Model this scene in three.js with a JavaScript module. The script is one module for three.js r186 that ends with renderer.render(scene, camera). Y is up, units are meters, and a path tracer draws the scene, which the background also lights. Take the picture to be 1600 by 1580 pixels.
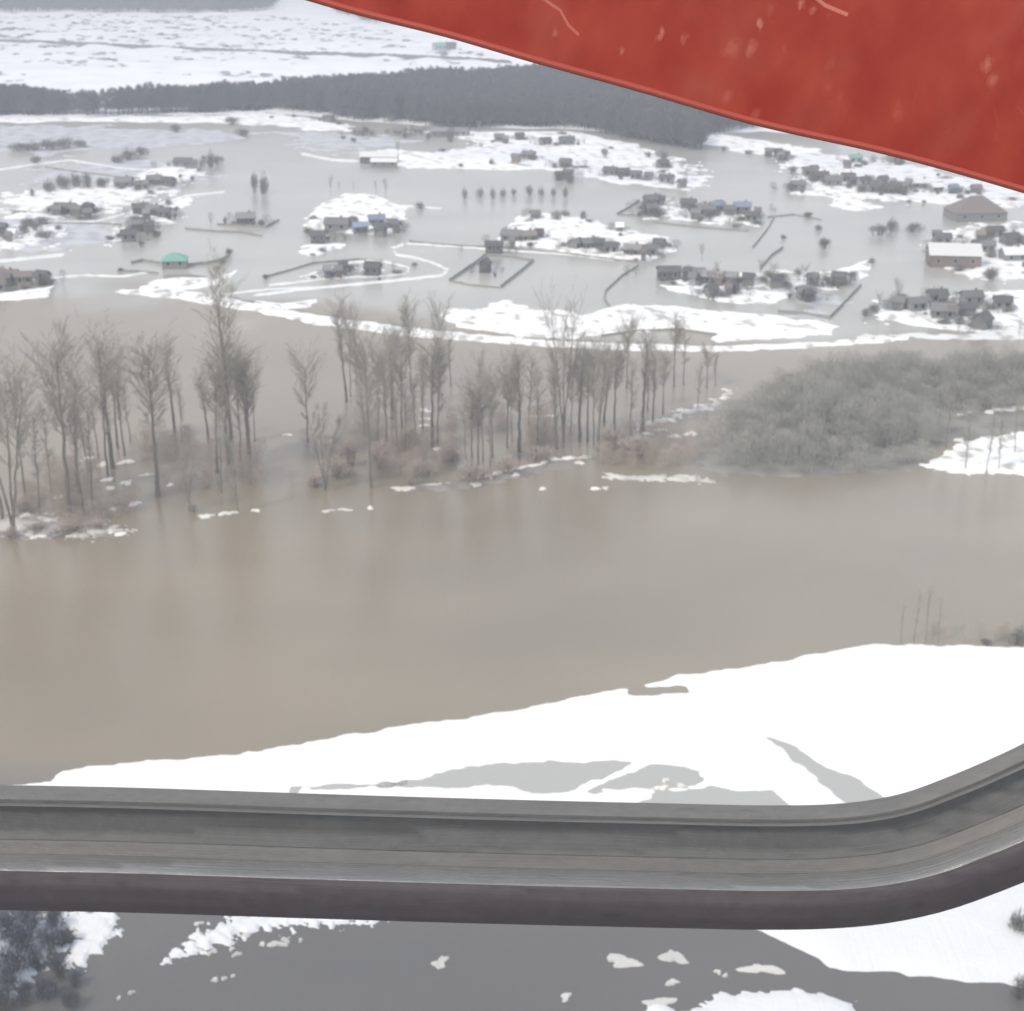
import * as THREE from 'three';
import { mergeGeometries, toCreasedNormals } from 'three/addons/utils/BufferGeometryUtils.js';
import { createNoise2D } from 'simplex-noise';

// ------------------------------------------------------------------ camera, sky, sun, exposure
const scene = new THREE.Scene();
const PW = 1600, PH = 1580, FOV = 36, PITCH = 20.5 * Math.PI / 180, EYE = 91;
const F = PH / 2 / Math.tan(FOV * Math.PI / 360), SP = Math.sin(PITCH), CP = Math.cos(PITCH);
const camera = new THREE.PerspectiveCamera(FOV, PW / PH, 0.05, 12000);
camera.position.set(0, EYE, 0);
camera.rotation.x = -PITCH;
camera.focus = 1.0;                       // the lens is set near; everything far is a little soft
camera.userData.fStop = 33;
scene.add(camera);

const SKY_W = 256, SKY_H = 128, sky = new Float32Array(SKY_W * SKY_H * 4);
const SUN = new THREE.Vector3(-0.55, 0.75, 0.45).normalize();
for (let j = 0; j < SKY_H; j++) for (let i = 0; i < SKY_W; i++) {
  const up = Math.max(0, Math.sin(((j + 0.5) / SKY_H - 0.5) * Math.PI)), k = (j * SKY_W + i) * 4;
  const t = Math.pow(up, 0.5);            // milky spring sky: pale at the horizon, bluer overhead
  sky[k] = 1.02 - 0.20 * t; sky[k + 1] = 1.02 - 0.15 * t; sky[k + 2] = 1.03 - 0.06 * t; sky[k + 3] = 1;
}
const skyTex = new THREE.DataTexture(sky, SKY_W, SKY_H, THREE.RGBAFormat, THREE.FloatType);
skyTex.mapping = THREE.EquirectangularReflectionMapping; skyTex.magFilter = THREE.LinearFilter; skyTex.needsUpdate = true;
scene.background = skyTex; scene.environment = skyTex;

const sun = new THREE.DirectionalLight(0xffefd8, 2.0);
sun.position.copy(SUN).multiplyScalar(900).add(new THREE.Vector3(0, 0, -400));
sun.target.position.set(0, 0, -400);
sun.castShadow = true; sun.shadow.radius = 14;
Object.assign(sun.shadow.camera, { left: -600, right: 600, top: 600, bottom: -600, near: 1, far: 2500 });
sun.shadow.mapSize.set(4096, 4096);
scene.add(sun, sun.target);
scene.fog = new THREE.FogExp2(new THREE.Color().setRGB(0.82, 0.885, 1.0), 0.00055);

const renderer = new THREE.WebGLRenderer();
renderer.toneMapping = THREE.LinearToneMapping;
renderer.toneMappingExposure = 1.2;
renderer.shadowMap.enabled = true;

// ------------------------------------------------------------------ helpers
function rngOf(seed) { let s = seed >>> 0; return () => { s = (s + 0x6d2b79f5) | 0; let t = Math.imul(s ^ (s >>> 15), 1 | s); t = (t + Math.imul(t ^ (t >>> 7), 61 | t)) ^ t; return ((t ^ (t >>> 14)) >>> 0) / 4294967296; }; }
const R0 = rngOf(7);
const noise = createNoise2D(rngOf(11)), noise2 = createNoise2D(rngOf(23));
const fbm = (x, y, o = 4) => { let s = 0, a = 0.5; for (let i = 0; i < o; i++, a *= 0.5, x *= 2.03, y *= 2.03) s += a * noise(x, y); return s; };
// where the line of sight through a point of the photograph meets the level y = h
function ground(px, py, h = 0) {
  const u = (px - PW / 2) / F, v = -(py - PH / 2) / F, t = (EYE - h) / (SP - v * CP);
  return [u * t, -t * (CP + v * SP)];
}
const metres = (py) => EYE / (SP + (py - PH / 2) / F * CP) / F;         // metres per photograph pixel on the ground at that row
function heightTo(z, topPy) { const v = -(topPy - PH / 2) / F, t = -z / (CP + v * SP); return EYE + t * (v * CP - SP); }
const used = new Map();
function numbered(name) { const n = used.get(name) ?? 0; used.set(name, n + 1); return n ? name + '_' + String(n).padStart(3, '0') : name; }
function shade(o) { o.traverse((m) => { if (m.isMesh) { m.castShadow = true; m.receiveShadow = true; } }); }
function tag(o, label, category, kind, group) {
  o.userData.label = label; o.userData.category = category;
  if (kind) o.userData.kind = kind;
  if (group) o.userData.group = group;
  return o;
}
function thing(name, x = 0, y = 0, z = 0, turn = 0) { const g = new THREE.Group(); g.name = numbered(name); g.position.set(x, y, z); g.rotation.y = turn; scene.add(g); return g; }
function part(name, geometry, material, parent) { const m = new THREE.Mesh(geometry, material); m.name = name; m.castShadow = m.receiveShadow = true; parent.add(m); return m; }
const rgb = (r, g, b) => new THREE.Color().setRGB(r, g, b);
const mats = new Map();
function mat(r, g, b, rough = 0.9, more = {}) {
  const key = [r, g, b, rough, JSON.stringify(more)].join();
  if (!mats.has(key)) mats.set(key, new THREE.MeshStandardMaterial({ color: rgb(r, g, b), roughness: rough, ...more }));
  return mats.get(key);
}
const UNITS = ['', 'first', 'second', 'third', 'fourth', 'fifth', 'sixth', 'seventh', 'eighth', 'ninth', 'tenth', 'eleventh', 'twelfth', 'thirteenth', 'fourteenth', 'fifteenth', 'sixteenth', 'seventeenth', 'eighteenth', 'nineteenth'], TENS = ['', '', 'twent', 'thirt', 'fort', 'fift', 'sixt', 'sevent', 'eight', 'ninet'];
const ordinal = (n) => n < 20 ? UNITS[n] : n % 10 ? TENS[Math.floor(n / 10)] + 'y-' + UNITS[n % 10] : TENS[n / 10] + 'ieth';
// things that are told apart by their order along a row: described together once all of them stand
const rows = new Map();
function inRow(o, look, noun, where, category, x, group) {
  const key = noun + '|' + where;
  if (!rows.has(key)) rows.set(key, []);
  rows.get(key).push({ o, look, noun, where, category, x, group });
}
function describeRows() {
  for (const list of rows.values()) {
    list.sort((a, b) => a.x - b.x);
    const n = list.length;
    list.forEach((d, i) => {
      const order = n === 1 ? '' : i === 0 ? ', leftmost' : i === n - 1 ? ', rightmost' : ', ' + ordinal(i + 1) + ' from left';
      tag(d.o, `${d.look} ${d.noun} ${d.where}${order}`, d.category, null, n > 1 ? d.group : null);
    });
  }
}

// geometry builder: loose triangles with colours left to the material
class Tris {
  constructor() { this.p = []; this.c = null; }
  tri(a, b, c) { this.p.push(...a, ...b, ...c); }
  quad(a, b, c, d) { this.tri(a, b, c); this.tri(a, c, d); }
  tube(points, radii, sides) {
    let prev = null;
    for (let i = 0; i < points.length; i++) {
      const a = points[Math.max(0, i - 1)], b = points[Math.min(points.length - 1, i + 1)];
      const d = new THREE.Vector3(b[0] - a[0], b[1] - a[1], b[2] - a[2]).normalize();
      const s = Math.abs(d.y) < 0.9 ? new THREE.Vector3(0, 1, 0).cross(d).normalize() : new THREE.Vector3(1, 0, 0).cross(d).normalize(), t = d.clone().cross(s);
      const ring = [];
      for (let k = 0; k < sides; k++) {
        const q = k / sides * Math.PI * 2, cs = Math.cos(q) * radii[i], sn = Math.sin(q) * radii[i];
        ring.push([points[i][0] + s.x * cs + t.x * sn, points[i][1] + s.y * cs + t.y * sn, points[i][2] + s.z * cs + t.z * sn]);
      }
      if (prev) for (let k = 0; k < sides; k++) { const n = (k + 1) % sides; this.quad(prev[k], prev[n], ring[n], ring[k]); }
      prev = ring;
    }
  }
  spike(a, b, r) {
    const d = new THREE.Vector3(b[0] - a[0], b[1] - a[1], b[2] - a[2]).normalize(), s = Math.abs(d.y) < 0.9 ? new THREE.Vector3(0, 1, 0).cross(d).normalize() : new THREE.Vector3(1, 0, 0).cross(d).normalize(), t = d.clone().cross(s), ring = [];
    for (let k = 0; k < 3; k++) { const q = k * 2.0944; ring.push([a[0] + (s.x * Math.cos(q) + t.x * Math.sin(q)) * r, a[1] + (s.y * Math.cos(q) + t.y * Math.sin(q)) * r, a[2] + (s.z * Math.cos(q) + t.z * Math.sin(q)) * r]); }
    for (let k = 0; k < 3; k++) this.tri(ring[k], ring[(k + 1) % 3], b);
  }
  box(x0, y0, z0, x1, y1, z1) {
    const g = new THREE.BoxGeometry(x1 - x0, y1 - y0, z1 - z0).toNonIndexed(), a = g.attributes.position.array;
    for (let i = 0; i < a.length; i += 3) this.p.push(a[i] + (x0 + x1) / 2, a[i + 1] + (y0 + y1) / 2, a[i + 2] + (z0 + z1) / 2);
  }
  build() { const g = new THREE.BufferGeometry(); g.setAttribute('position', new THREE.Float32BufferAttribute(this.p, 3)); g.computeVertexNormals(); return g; }
}

// ------------------------------------------------------------------ materials
function grainTexture(seed, w, h, f) {
  const n = createNoise2D(rngOf(seed)), d = new Uint8Array(w * h * 4);
  for (let y = 0; y < h; y++) for (let x = 0; x < w; x++) { const v = f(x / w, y / h, n), k = (y * w + x) * 4; d[k] = d[k + 1] = d[k + 2] = Math.max(0, Math.min(255, v * 255)); d[k + 3] = 255; }
  const t = new THREE.DataTexture(d, w, h); t.wrapS = t.wrapT = THREE.RepeatWrapping; t.magFilter = THREE.LinearFilter; t.needsUpdate = true; return t;
}
const tile = (n, x, y, f) => n(Math.cos(x * 6.2832) * f + 9, Math.sin(x * 6.2832) * f) * 0.5 + n(Math.cos(y * 6.2832) * f - 5, Math.sin(y * 6.2832) * f + Math.sin(x * 6.2832) * 2) * 0.5;
const rippleTex = grainTexture(31, 512, 512, (x, y, n) => 0.5 + 0.3 * tile(n, x, y, 3) + 0.2 * tile(n, y, x, 9));
const snowTex = grainTexture(37, 512, 512, (x, y, n) => 0.5 + 0.3 * tile(n, x, y, 2) + 0.2 * tile(n, y, x, 7));
const M = {
  water: new THREE.MeshPhysicalMaterial({ color: 0xffffff, vertexColors: true, roughness: 0.2, ior: 1.33, bumpMap: rippleTex, bumpScale: 0.03 }),
  melt: new THREE.MeshPhysicalMaterial({ color: rgb(0.37, 0.374, 0.367), roughness: 0.15, ior: 1.33, bumpMap: rippleTex, bumpScale: 0.02 }),
  snow: new THREE.MeshStandardMaterial({ color: 0xffffff, vertexColors: true, roughness: 0.75, bumpMap: snowTex, bumpScale: 0.08 }),
  trunk: mat(0.19, 0.18, 0.155, 0.95), twig: mat(0.36, 0.345, 0.30, 0.95),
  twigRed: mat(0.42, 0.36, 0.32, 0.95), yard: mat(0.15, 0.15, 0.14, 0.95), brush: mat(0.19, 0.188, 0.175, 0.95), thicket: mat(0.38, 0.38, 0.35, 0.95),
  forest: mat(0.11, 0.112, 0.117, 0.95), scrub: mat(0.24, 0.24, 0.24, 0.95),
  fence: mat(0.3, 0.3, 0.28, 0.9), pane: mat(0.03, 0.035, 0.04, 0.2),
};

// ------------------------------------------------------------------ the setting: water, snow, plain
function signedDistance(poly, x, z) {                                  // positive inside
  let d = 1e18, inside = false;
  for (let i = 0, j = poly.length - 1; i < poly.length; j = i++) {
    const [xi, zi] = poly[i], [xj, zj] = poly[j], ex = xj - xi, ez = zj - zi, wx = x - xi, wz = z - zi;
    const t = Math.max(0, Math.min(1, (wx * ex + wz * ez) / (ex * ex + ez * ez || 1))), dx = wx - ex * t, dz = wz - ez * t;
    d = Math.min(d, dx * dx + dz * dz);
    if ((zi > z) !== (zj > z) && x < (xj - xi) * (z - zi) / (zj - zi) + xi) inside = !inside;
  }
  return inside ? Math.sqrt(d) : -Math.sqrt(d);
}
function lineBand(points, widths) {                                     // a strip in photograph pixels: centre line and half height in rows
  const up = [], down = [];
  points.forEach(([x, y], i) => { const w = Array.isArray(widths) ? widths[i] : widths; up.push([x, y - w]); down.unshift([x, y + w]); });
  return up.concat(down);
}
// a raised sheet whose shore is where it dips under the water
function raised(name, label, category, outline, { h = 0.5, rise = 2, cell = 2, ragged = 1, freq = 0.15, holes = [], tone = [0.86, 0.875, 0.89], bumps = 0.12, world = false, material = M.snow, dirt = 0.05, seed = 0, grow = 0, tufts = 0 } = {}) {
  const poly = world ? outline : outline.map((p) => ground(...p)), cut = holes.map((q) => q.map((p) => ground(...p)));
  let x0 = 1e9, x1 = -1e9, z0 = 1e9, z1 = -1e9;
  for (const [x, z] of poly) { x0 = Math.min(x0, x); x1 = Math.max(x1, x); z0 = Math.min(z0, z); z1 = Math.max(z1, z); }
  const pad = cell * 2 + ragged; x0 -= pad; x1 += pad; z0 -= pad; z1 += pad;
  const nx = Math.ceil((x1 - x0) / cell), nz = Math.ceil((z1 - z0) / cell), at = new Int32Array((nx + 1) * (nz + 1)).fill(-1), D = new Float32Array(at.length);
  for (let j = 0; j <= nz; j++) for (let i = 0; i <= nx; i++) {
    const x = x0 + i * cell, z = z0 + j * cell;
    let d = signedDistance(poly, x, z);
    for (const q of cut) d = Math.min(d, -signedDistance(q, x, z));
    D[j * (nx + 1) + i] = d + grow + ragged * (fbm((x + seed * 31) * freq, (z - seed * 17) * freq, 4) * 1.9 + 0.5 * noise2(x * freq * 3.1, z * freq * 3.1));
  }
  const pos = [], col = [], uv = [], idx = [];
  const vert = (i, j) => {
    const k = j * (nx + 1) + i;
    if (at[k] < 0) {
      const d = D[k], x = x0 + i * cell, z = z0 + j * cell;
      const y = d > 0 ? h * (1 - Math.exp(-d / rise)) + bumps * fbm(x * 0.05 + 3, z * 0.05, 3) * Math.min(1, d / rise / 2) + 0.004 : Math.max(-0.6, d * 0.35);
      at[k] = pos.length / 3; pos.push(x, y, z); uv.push(x / 8, z / 8);
      const g = 1 - dirt * Math.max(0, fbm(x * 0.11 + 40, z * 0.11, 3) + 0.15) * 2, k2 = tufts * THREE.MathUtils.smoothstep(fbm(x * 0.16 - 70, z * 0.1, 4), 0.22, 0.4);
      col.push(tone[0] * g + (0.27 - tone[0] * g) * k2, tone[1] * g + (0.26 - tone[1] * g) * k2, tone[2] * g + (0.22 - tone[2] * g) * k2);
    }
    return at[k];
  };
  for (let j = 0; j < nz; j++) for (let i = 0; i < nx; i++) {
    const k = j * (nx + 1) + i;
    if (Math.max(D[k], D[k + 1], D[k + nx + 1], D[k + nx + 2]) < -cell) continue;
    const a = vert(i, j), b = vert(i + 1, j), c = vert(i + 1, j + 1), d = vert(i, j + 1);
    idx.push(a, d, c, a, c, b);
  }
  const g = new THREE.BufferGeometry();
  g.setAttribute('position', new THREE.Float32BufferAttribute(pos, 3)); g.setAttribute('color', new THREE.Float32BufferAttribute(col, 3)); g.setAttribute('uv', new THREE.Float32BufferAttribute(uv, 2));
  g.setIndex(idx); g.computeVertexNormals();
  const m = new THREE.Mesh(g, material); m.name = numbered(name); m.receiveShadow = m.castShadow = true; scene.add(m);
  return tag(m, label, category, 'structure');
}

{ // one sheet of flood water to the horizon; silt makes the river channel browner than the flooded village
  const xs = [-6000, -3000, -1500, -900], zs = [600, 200];
  for (let x = -600; x <= 600; x += 6) xs.push(x);
  xs.push(900, 1500, 3000, 6000);
  for (let z = 0; z >= -900; z -= 5) zs.push(z);
  zs.push(-1100, -1500, -2500, -6000);
  const pos = [], col = [], uv = [], idx = [];
  for (const z of zs) for (const x of xs) {
    pos.push(x, 0, z); uv.push(x / 14, z / 14);
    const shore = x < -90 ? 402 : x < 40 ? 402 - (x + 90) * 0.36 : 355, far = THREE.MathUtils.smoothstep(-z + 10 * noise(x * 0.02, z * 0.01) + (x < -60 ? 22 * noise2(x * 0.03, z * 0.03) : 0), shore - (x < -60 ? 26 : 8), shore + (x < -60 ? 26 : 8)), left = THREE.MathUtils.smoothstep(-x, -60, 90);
    const right = THREE.MathUtils.smoothstep(x + 0.4 * z, -110, 30) * 0.035, s = fbm(x * 0.012, z * 0.02, 5) * 0.16, brown = [0.228, 0.202 - 0.006 * left, 0.16 - 0.012 * left], grey = [0.375, 0.372, 0.35], near = [0.165, 0.162, 0.157], close = THREE.MathUtils.smoothstep(z + 3 * noise(x * 0.05, z * 0.05), -158, -150);  // right term paints the brighter sky reflection into the river colour
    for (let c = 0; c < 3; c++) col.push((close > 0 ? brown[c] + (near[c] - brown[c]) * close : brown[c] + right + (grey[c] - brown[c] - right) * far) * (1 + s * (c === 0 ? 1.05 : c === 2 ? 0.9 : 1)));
  }
  const w = xs.length;
  for (let j = 0; j + 1 < zs.length; j++) for (let i = 0; i + 1 < w; i++) { const a = j * w + i; idx.push(a, a + 1, a + w + 1, a, a + w + 1, a + w); }
  const g = new THREE.BufferGeometry();
  g.setAttribute('position', new THREE.Float32BufferAttribute(pos, 3)); g.setAttribute('color', new THREE.Float32BufferAttribute(col, 3)); g.setAttribute('uv', new THREE.Float32BufferAttribute(uv, 2));
  g.setIndex(idx); g.computeVertexNormals();
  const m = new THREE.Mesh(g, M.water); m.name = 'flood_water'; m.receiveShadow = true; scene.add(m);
  tag(m, 'brown grey flood water covering river, fields and village', 'flood water', 'structure');
}

const SNOW = (label, outline, o = {}) => raised(o.name ?? 'snow_patch', label, o.category ?? 'snow', outline, { tufts: o.name === 'snow_bank' ? 0 : 0.75, ...o });
// far plain behind the forest, rising to low hills
{
  const px = [[-700, 186], [0, 184], [180, 181], [340, 179], [430, 176], [480, 180], [560, 190], [640, 196], [760, 200], [900, 202], [960, 208], [1020, 222], [1100, 236], [1110, 220], [1070, 212], [1180, 205], [1300, 214], [1700, 216], [2600, 220]];
  const poly = [...px.map((p) => ground(...p)), [3400, -5200], [-3400, -5200]];
  raised('snow_plain', 'wide snow covered plain rising behind the dark forest', 'snow field', poly, { world: true, h: 1.2, rise: 8, cell: 16, ragged: 3, freq: 0.03, bumps: 3, tone: [0.86, 0.88, 0.92], dirt: 0.10 });
}
const bankHoles = [
  [[560, 1229], [640, 1221], [730, 1198], [830, 1190], [900, 1192], [1005, 1187], [962, 1208], [872, 1240], [830, 1239], [780, 1227], [720, 1234], [620, 1229]],
  [[1012, 1194], [1080, 1199], [1098, 1204], [1094, 1212], [1104, 1217], [1088, 1228], [1040, 1232], [990, 1229], [930, 1241], [918, 1238], [970, 1214]],
  [[990, 1262], [1030, 1240], [1110, 1231], [1205, 1237], [1245, 1264], [1300, 1330], [900, 1330]],
  [[1176, 1144], [1232, 1160], [1290, 1198], [1345, 1221], [1392, 1252], [1440, 1300], [1400, 1320], [1335, 1262], [1282, 1218], [1222, 1172]],
  [[980, 1074], [1072, 1073], [1076, 1082], [1020, 1087], [975, 1086]],
  [[444, 1250], [454, 1229], [560, 1225], [640, 1222], [632, 1229], [560, 1232], [474, 1235], [462, 1250]],
];
SNOW('broad bright white snow bank on the near shore', [[-200, 1250], [0, 1229], [80, 1222], [100, 1206], [200, 1192], [340, 1182], [420, 1172], [500, 1157], [600, 1140], [700, 1125], [800, 1110], [900, 1091], [1000, 1073], [1060, 1056], [1150, 1045], [1250, 1028], [1372, 1007], [1600, 1011], [2000, 1018], [2000, 1540], [1700, 1540], [1590, 1545], [1500, 1530], [1400, 1520], [1300, 1514], [1285, 1500], [1212, 1464], [1060, 1410], [800, 1410], [640, 1418], [330, 1412], [60, 1404], [-200, 1398]],
  { name: 'snow_bank', cell: 0.5, ragged: 0.4, freq: 0.13, h: 0.75, rise: 1.2, holes: bankHoles, bumps: 0.25, dirt: 0.01 });
SNOW('pale sheet of snow at the bottom edge right of the ice floes', [[1000, 1640], [1012, 1572], [1040, 1566], [1060, 1580], [1100, 1572], [1112, 1556], [1180, 1550], [1250, 1547], [1335, 1566], [1345, 1640]], { name: 'snow_bank', cell: 0.4, ragged: 0.4, freq: 0.4, h: 0.5, rise: 0.8, dirt: 0.03 });
SNOW('streaky broken snow just below the window frame at left', [[250, 1502], [300, 1462], [350, 1440], [380, 1425], [660, 1425], [560, 1448], [470, 1450], [400, 1458], [340, 1480], [280, 1500]], { name: 'snow_bank', cell: 0.25, ragged: 1.1, freq: 0.55, grow: -0.25, h: 0.4, rise: 0.5, dirt: 0.05 });
SNOW('broken snow beside the dark shrubs at bottom left', [[86, 1436], [120, 1424], [180, 1424], [180, 1460], [160, 1484], [125, 1508], [98, 1510], [104, 1480], [126, 1466]], { name: 'snow_bank', cell: 0.25, ragged: 0.9, freq: 0.6, h: 0.4, rise: 0.5, dirt: 0.1 });
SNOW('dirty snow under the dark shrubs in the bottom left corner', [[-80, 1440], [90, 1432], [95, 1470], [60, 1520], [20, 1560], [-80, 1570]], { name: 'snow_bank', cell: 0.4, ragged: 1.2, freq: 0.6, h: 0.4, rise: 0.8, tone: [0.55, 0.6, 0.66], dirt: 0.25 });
[0, 1, 2, 3, 5].map((k) => bankHoles[k]).forEach((q, i) => raised('meltwater_pool', ['long grey meltwater pool in the near snow bank', 'grey meltwater pool with snow lumps right of the white spit', 'grey meltwater pool at the edge of the window frame', 'narrow slanting meltwater channel in the near snow bank', 'thin meltwater line trailing left from the long pool'][i], 'meltwater', q.map(([x, y]) => [x, y]), { h: 0.02, rise: 0.2, cell: 0.8, ragged: 0.25, freq: 0.5, grow: 1.6, bumps: 0, tone: [1, 1, 1], material: M.melt }));
SNOW('snow covered spit with bare trunks at the right edge', [[1436, 729], [1470, 712], [1500, 694], [1560, 682], [1620, 672], [1800, 668], [1800, 745], [1600, 742], [1500, 740]], { name: 'snow_spit', cell: 0.8, ragged: 1.0, freq: 0.3, h: 0.7, rise: 1.2 });
SNOW('broken snow ridge behind the right hand snow spit', lineBand([[1478, 654], [1530, 647], [1580, 640], [1680, 632]], [3, 6, 5, 6]), { name: 'snow_spit', cell: 0.8, ragged: 1.8, freq: 0.3 });
// village
SNOW('long white shore strip curving below the village', lineBand([[180, 455], [260, 458], [330, 468], [400, 482], [480, 498], [600, 514], [700, 525], [800, 533], [900, 539], [1000, 543], [1120, 546], [1260, 540], [1420, 529]], [2, 7, 8, 6, 7, 7, 6, 5, 5, 5, 4, 4, 3]), { name: 'snow_shore', cell: 1, ragged: 0.8, freq: 0.12, h: 0.9 });
SNOW('lumpy white snow field behind the long shore strip', [[686, 498], [700, 484], [730, 482], [756, 486], [765, 474], [795, 470], [840, 487], [880, 484], [905, 495], [945, 483], [985, 476], [1060, 480], [1140, 488], [1215, 492], [1240, 502], [1275, 500], [1312, 510], [1300, 522], [1200, 531], [1120, 533], [1115, 520], [1060, 514], [960, 520], [900, 530], [800, 524], [720, 512]], { name: 'snow_field', cell: 1.2, ragged: 1.2, freq: 0.1, h: 0.9 });
SNOW('round snow island left of centre with houses along its front', [[476, 352], [482, 334], [510, 316], [535, 304], [575, 303], [605, 312], [632, 325], [628, 345], [634, 354], [606, 368], [560, 366], [508, 361]], { name: 'snow_island', cell: 1.4, ragged: 1.4, freq: 0.08, h: 1 });
SNOW('small snow tongue below the round snow island', [[466, 394], [475, 383], [510, 381], [545, 380], [530, 390], [500, 397], [484, 402]], { cell: 1.2, ragged: 1 });
SNOW('wide snow island in the centre with dark houses', [[776, 382], [790, 362], [808, 340], [835, 334], [890, 338], [920, 340], [945, 352], [978, 360], [1046, 372], [1052, 394], [1010, 408], [960, 404], [880, 393], [820, 386]], { name: 'snow_island', cell: 1.4, ragged: 1.2, freq: 0.08, h: 1 });
SNOW('far snow field with a long barn under the forest', [[560, 238], [610, 233], [690, 240], [760, 250], [800, 256], [850, 262], [810, 266], [700, 264], [640, 263], [600, 259], [570, 252]], { name: 'snow_field', cell: 2, ragged: 2, freq: 0.05 });
SNOW('thin white strip right under the forest at left', [[-200, 186], [0, 184], [150, 183], [340, 180], [420, 176], [470, 184], [540, 194], [560, 204], [500, 206], [430, 196], [300, 192], [130, 190], [-200, 195]], { name: 'snow_field', cell: 2.5, ragged: 4, freq: 0.04 });
SNOW('white strip between the forest and the far barn', [[610, 206], [700, 204], [780, 206], [890, 206], [940, 214], [1000, 228], [1020, 238], [900, 236], [800, 226], [700, 214]], { name: 'snow_field', cell: 2.5, ragged: 3, freq: 0.04 });
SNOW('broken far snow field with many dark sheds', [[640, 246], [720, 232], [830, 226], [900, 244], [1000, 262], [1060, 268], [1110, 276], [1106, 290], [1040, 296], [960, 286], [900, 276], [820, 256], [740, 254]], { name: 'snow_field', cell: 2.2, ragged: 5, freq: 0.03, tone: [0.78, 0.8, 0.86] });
SNOW('white field beside the tip of the dark forest', [[1066, 214], [1120, 208], [1200, 222], [1280, 232], [1260, 244], [1180, 242], [1120, 228]], { name: 'snow_field', cell: 2.2, ragged: 4, freq: 0.04 });
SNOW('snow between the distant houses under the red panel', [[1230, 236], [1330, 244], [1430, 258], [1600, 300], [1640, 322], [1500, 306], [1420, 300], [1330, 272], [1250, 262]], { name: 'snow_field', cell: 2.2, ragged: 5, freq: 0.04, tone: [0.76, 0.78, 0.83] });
SNOW('slender double snow bar under the distant houses', [[1296, 322], [1304, 310], [1325, 305], [1350, 315], [1380, 324], [1340, 330]], { cell: 1.4, ragged: 1.4 });
SNOW('short snow bar left of the slender double bar', lineBand([[1236, 303], [1262, 301], [1292, 304]], [2, 4, 2]), { cell: 1.4, ragged: 1 });
SNOW('snow behind the dark row above the long shore', [[1030, 446], [1090, 446], [1150, 452], [1220, 456], [1240, 462], [1215, 474], [1140, 474], [1110, 468], [1040, 452]], { cell: 1.2, ragged: 1.2 });
SNOW('two white strips pointing right beside the dark row', [[1268, 426], [1300, 424], [1350, 408], [1366, 404], [1356, 430], [1336, 444], [1326, 438], [1344, 422], [1300, 432]], { cell: 1.1, ragged: 0.6 });
SNOW('long snow slope in front of the right shore houses', [[1362, 492], [1378, 484], [1420, 488], [1460, 500], [1500, 508], [1550, 514], [1545, 520], [1470, 514], [1410, 506]], { cell: 1.1, ragged: 0.8 });
SNOW('snow behind the right shore houses', [[1470, 464], [1520, 458], [1570, 454], [1700, 452], [1700, 500], [1600, 494], [1560, 478], [1500, 474]], { cell: 1.2, ragged: 1.6 });
SNOW('low snow verge at the right end of the shore', lineBand([[1336, 528], [1420, 524], [1500, 528], [1580, 520], [1700, 518]], [3, 4, 4, 10, 12]), { cell: 1.1, ragged: 1.6, tone: [0.7, 0.72, 0.72] });
SNOW('snow yard right of the big white roof', [[1530, 405], [1570, 400], [1700, 404], [1700, 424], [1600, 424], [1545, 416]], { cell: 1.2, ragged: 1 });
SNOW('white lip in front of the left edge houses', [[-100, 458], [0, 458], [55, 452], [84, 446], [76, 464], [30, 469], [-100, 470]], { name: 'snow_shore', cell: 1, ragged: 0.7, h: 0.8 });
SNOW('snow strip in front of the green roofed house', [[210, 455], [235, 440], [285, 428], [330, 436], [352, 440], [322, 450], [290, 452], [260, 460]], { name: 'snow_shore', cell: 1, ragged: 0.8, h: 0.6 });
SNOW('white bar right of the green roofed house', lineBand([[318, 443], [345, 436], [370, 425]], [2, 4, 3]), { cell: 1, ragged: 0.8 });
SNOW('wedge of snow on the shore below the loop lane', [[380, 480], [400, 470], [440, 474], [500, 466], [484, 480], [450, 484]], { cell: 1, ragged: 0.6 });
SNOW('snow patches between the far left gardens', [[172, 298], [200, 290], [215, 276], [260, 256], [300, 262], [318, 272], [296, 284], [250, 288], [220, 300], [190, 304]], { cell: 1.6, ragged: 3, freq: 0.07 });
SNOW('snow beside the dark houses left of centre', [[232, 334], [250, 322], [268, 312], [310, 306], [300, 318], [270, 330]], { cell: 1.5, ragged: 1.8 });
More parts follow.
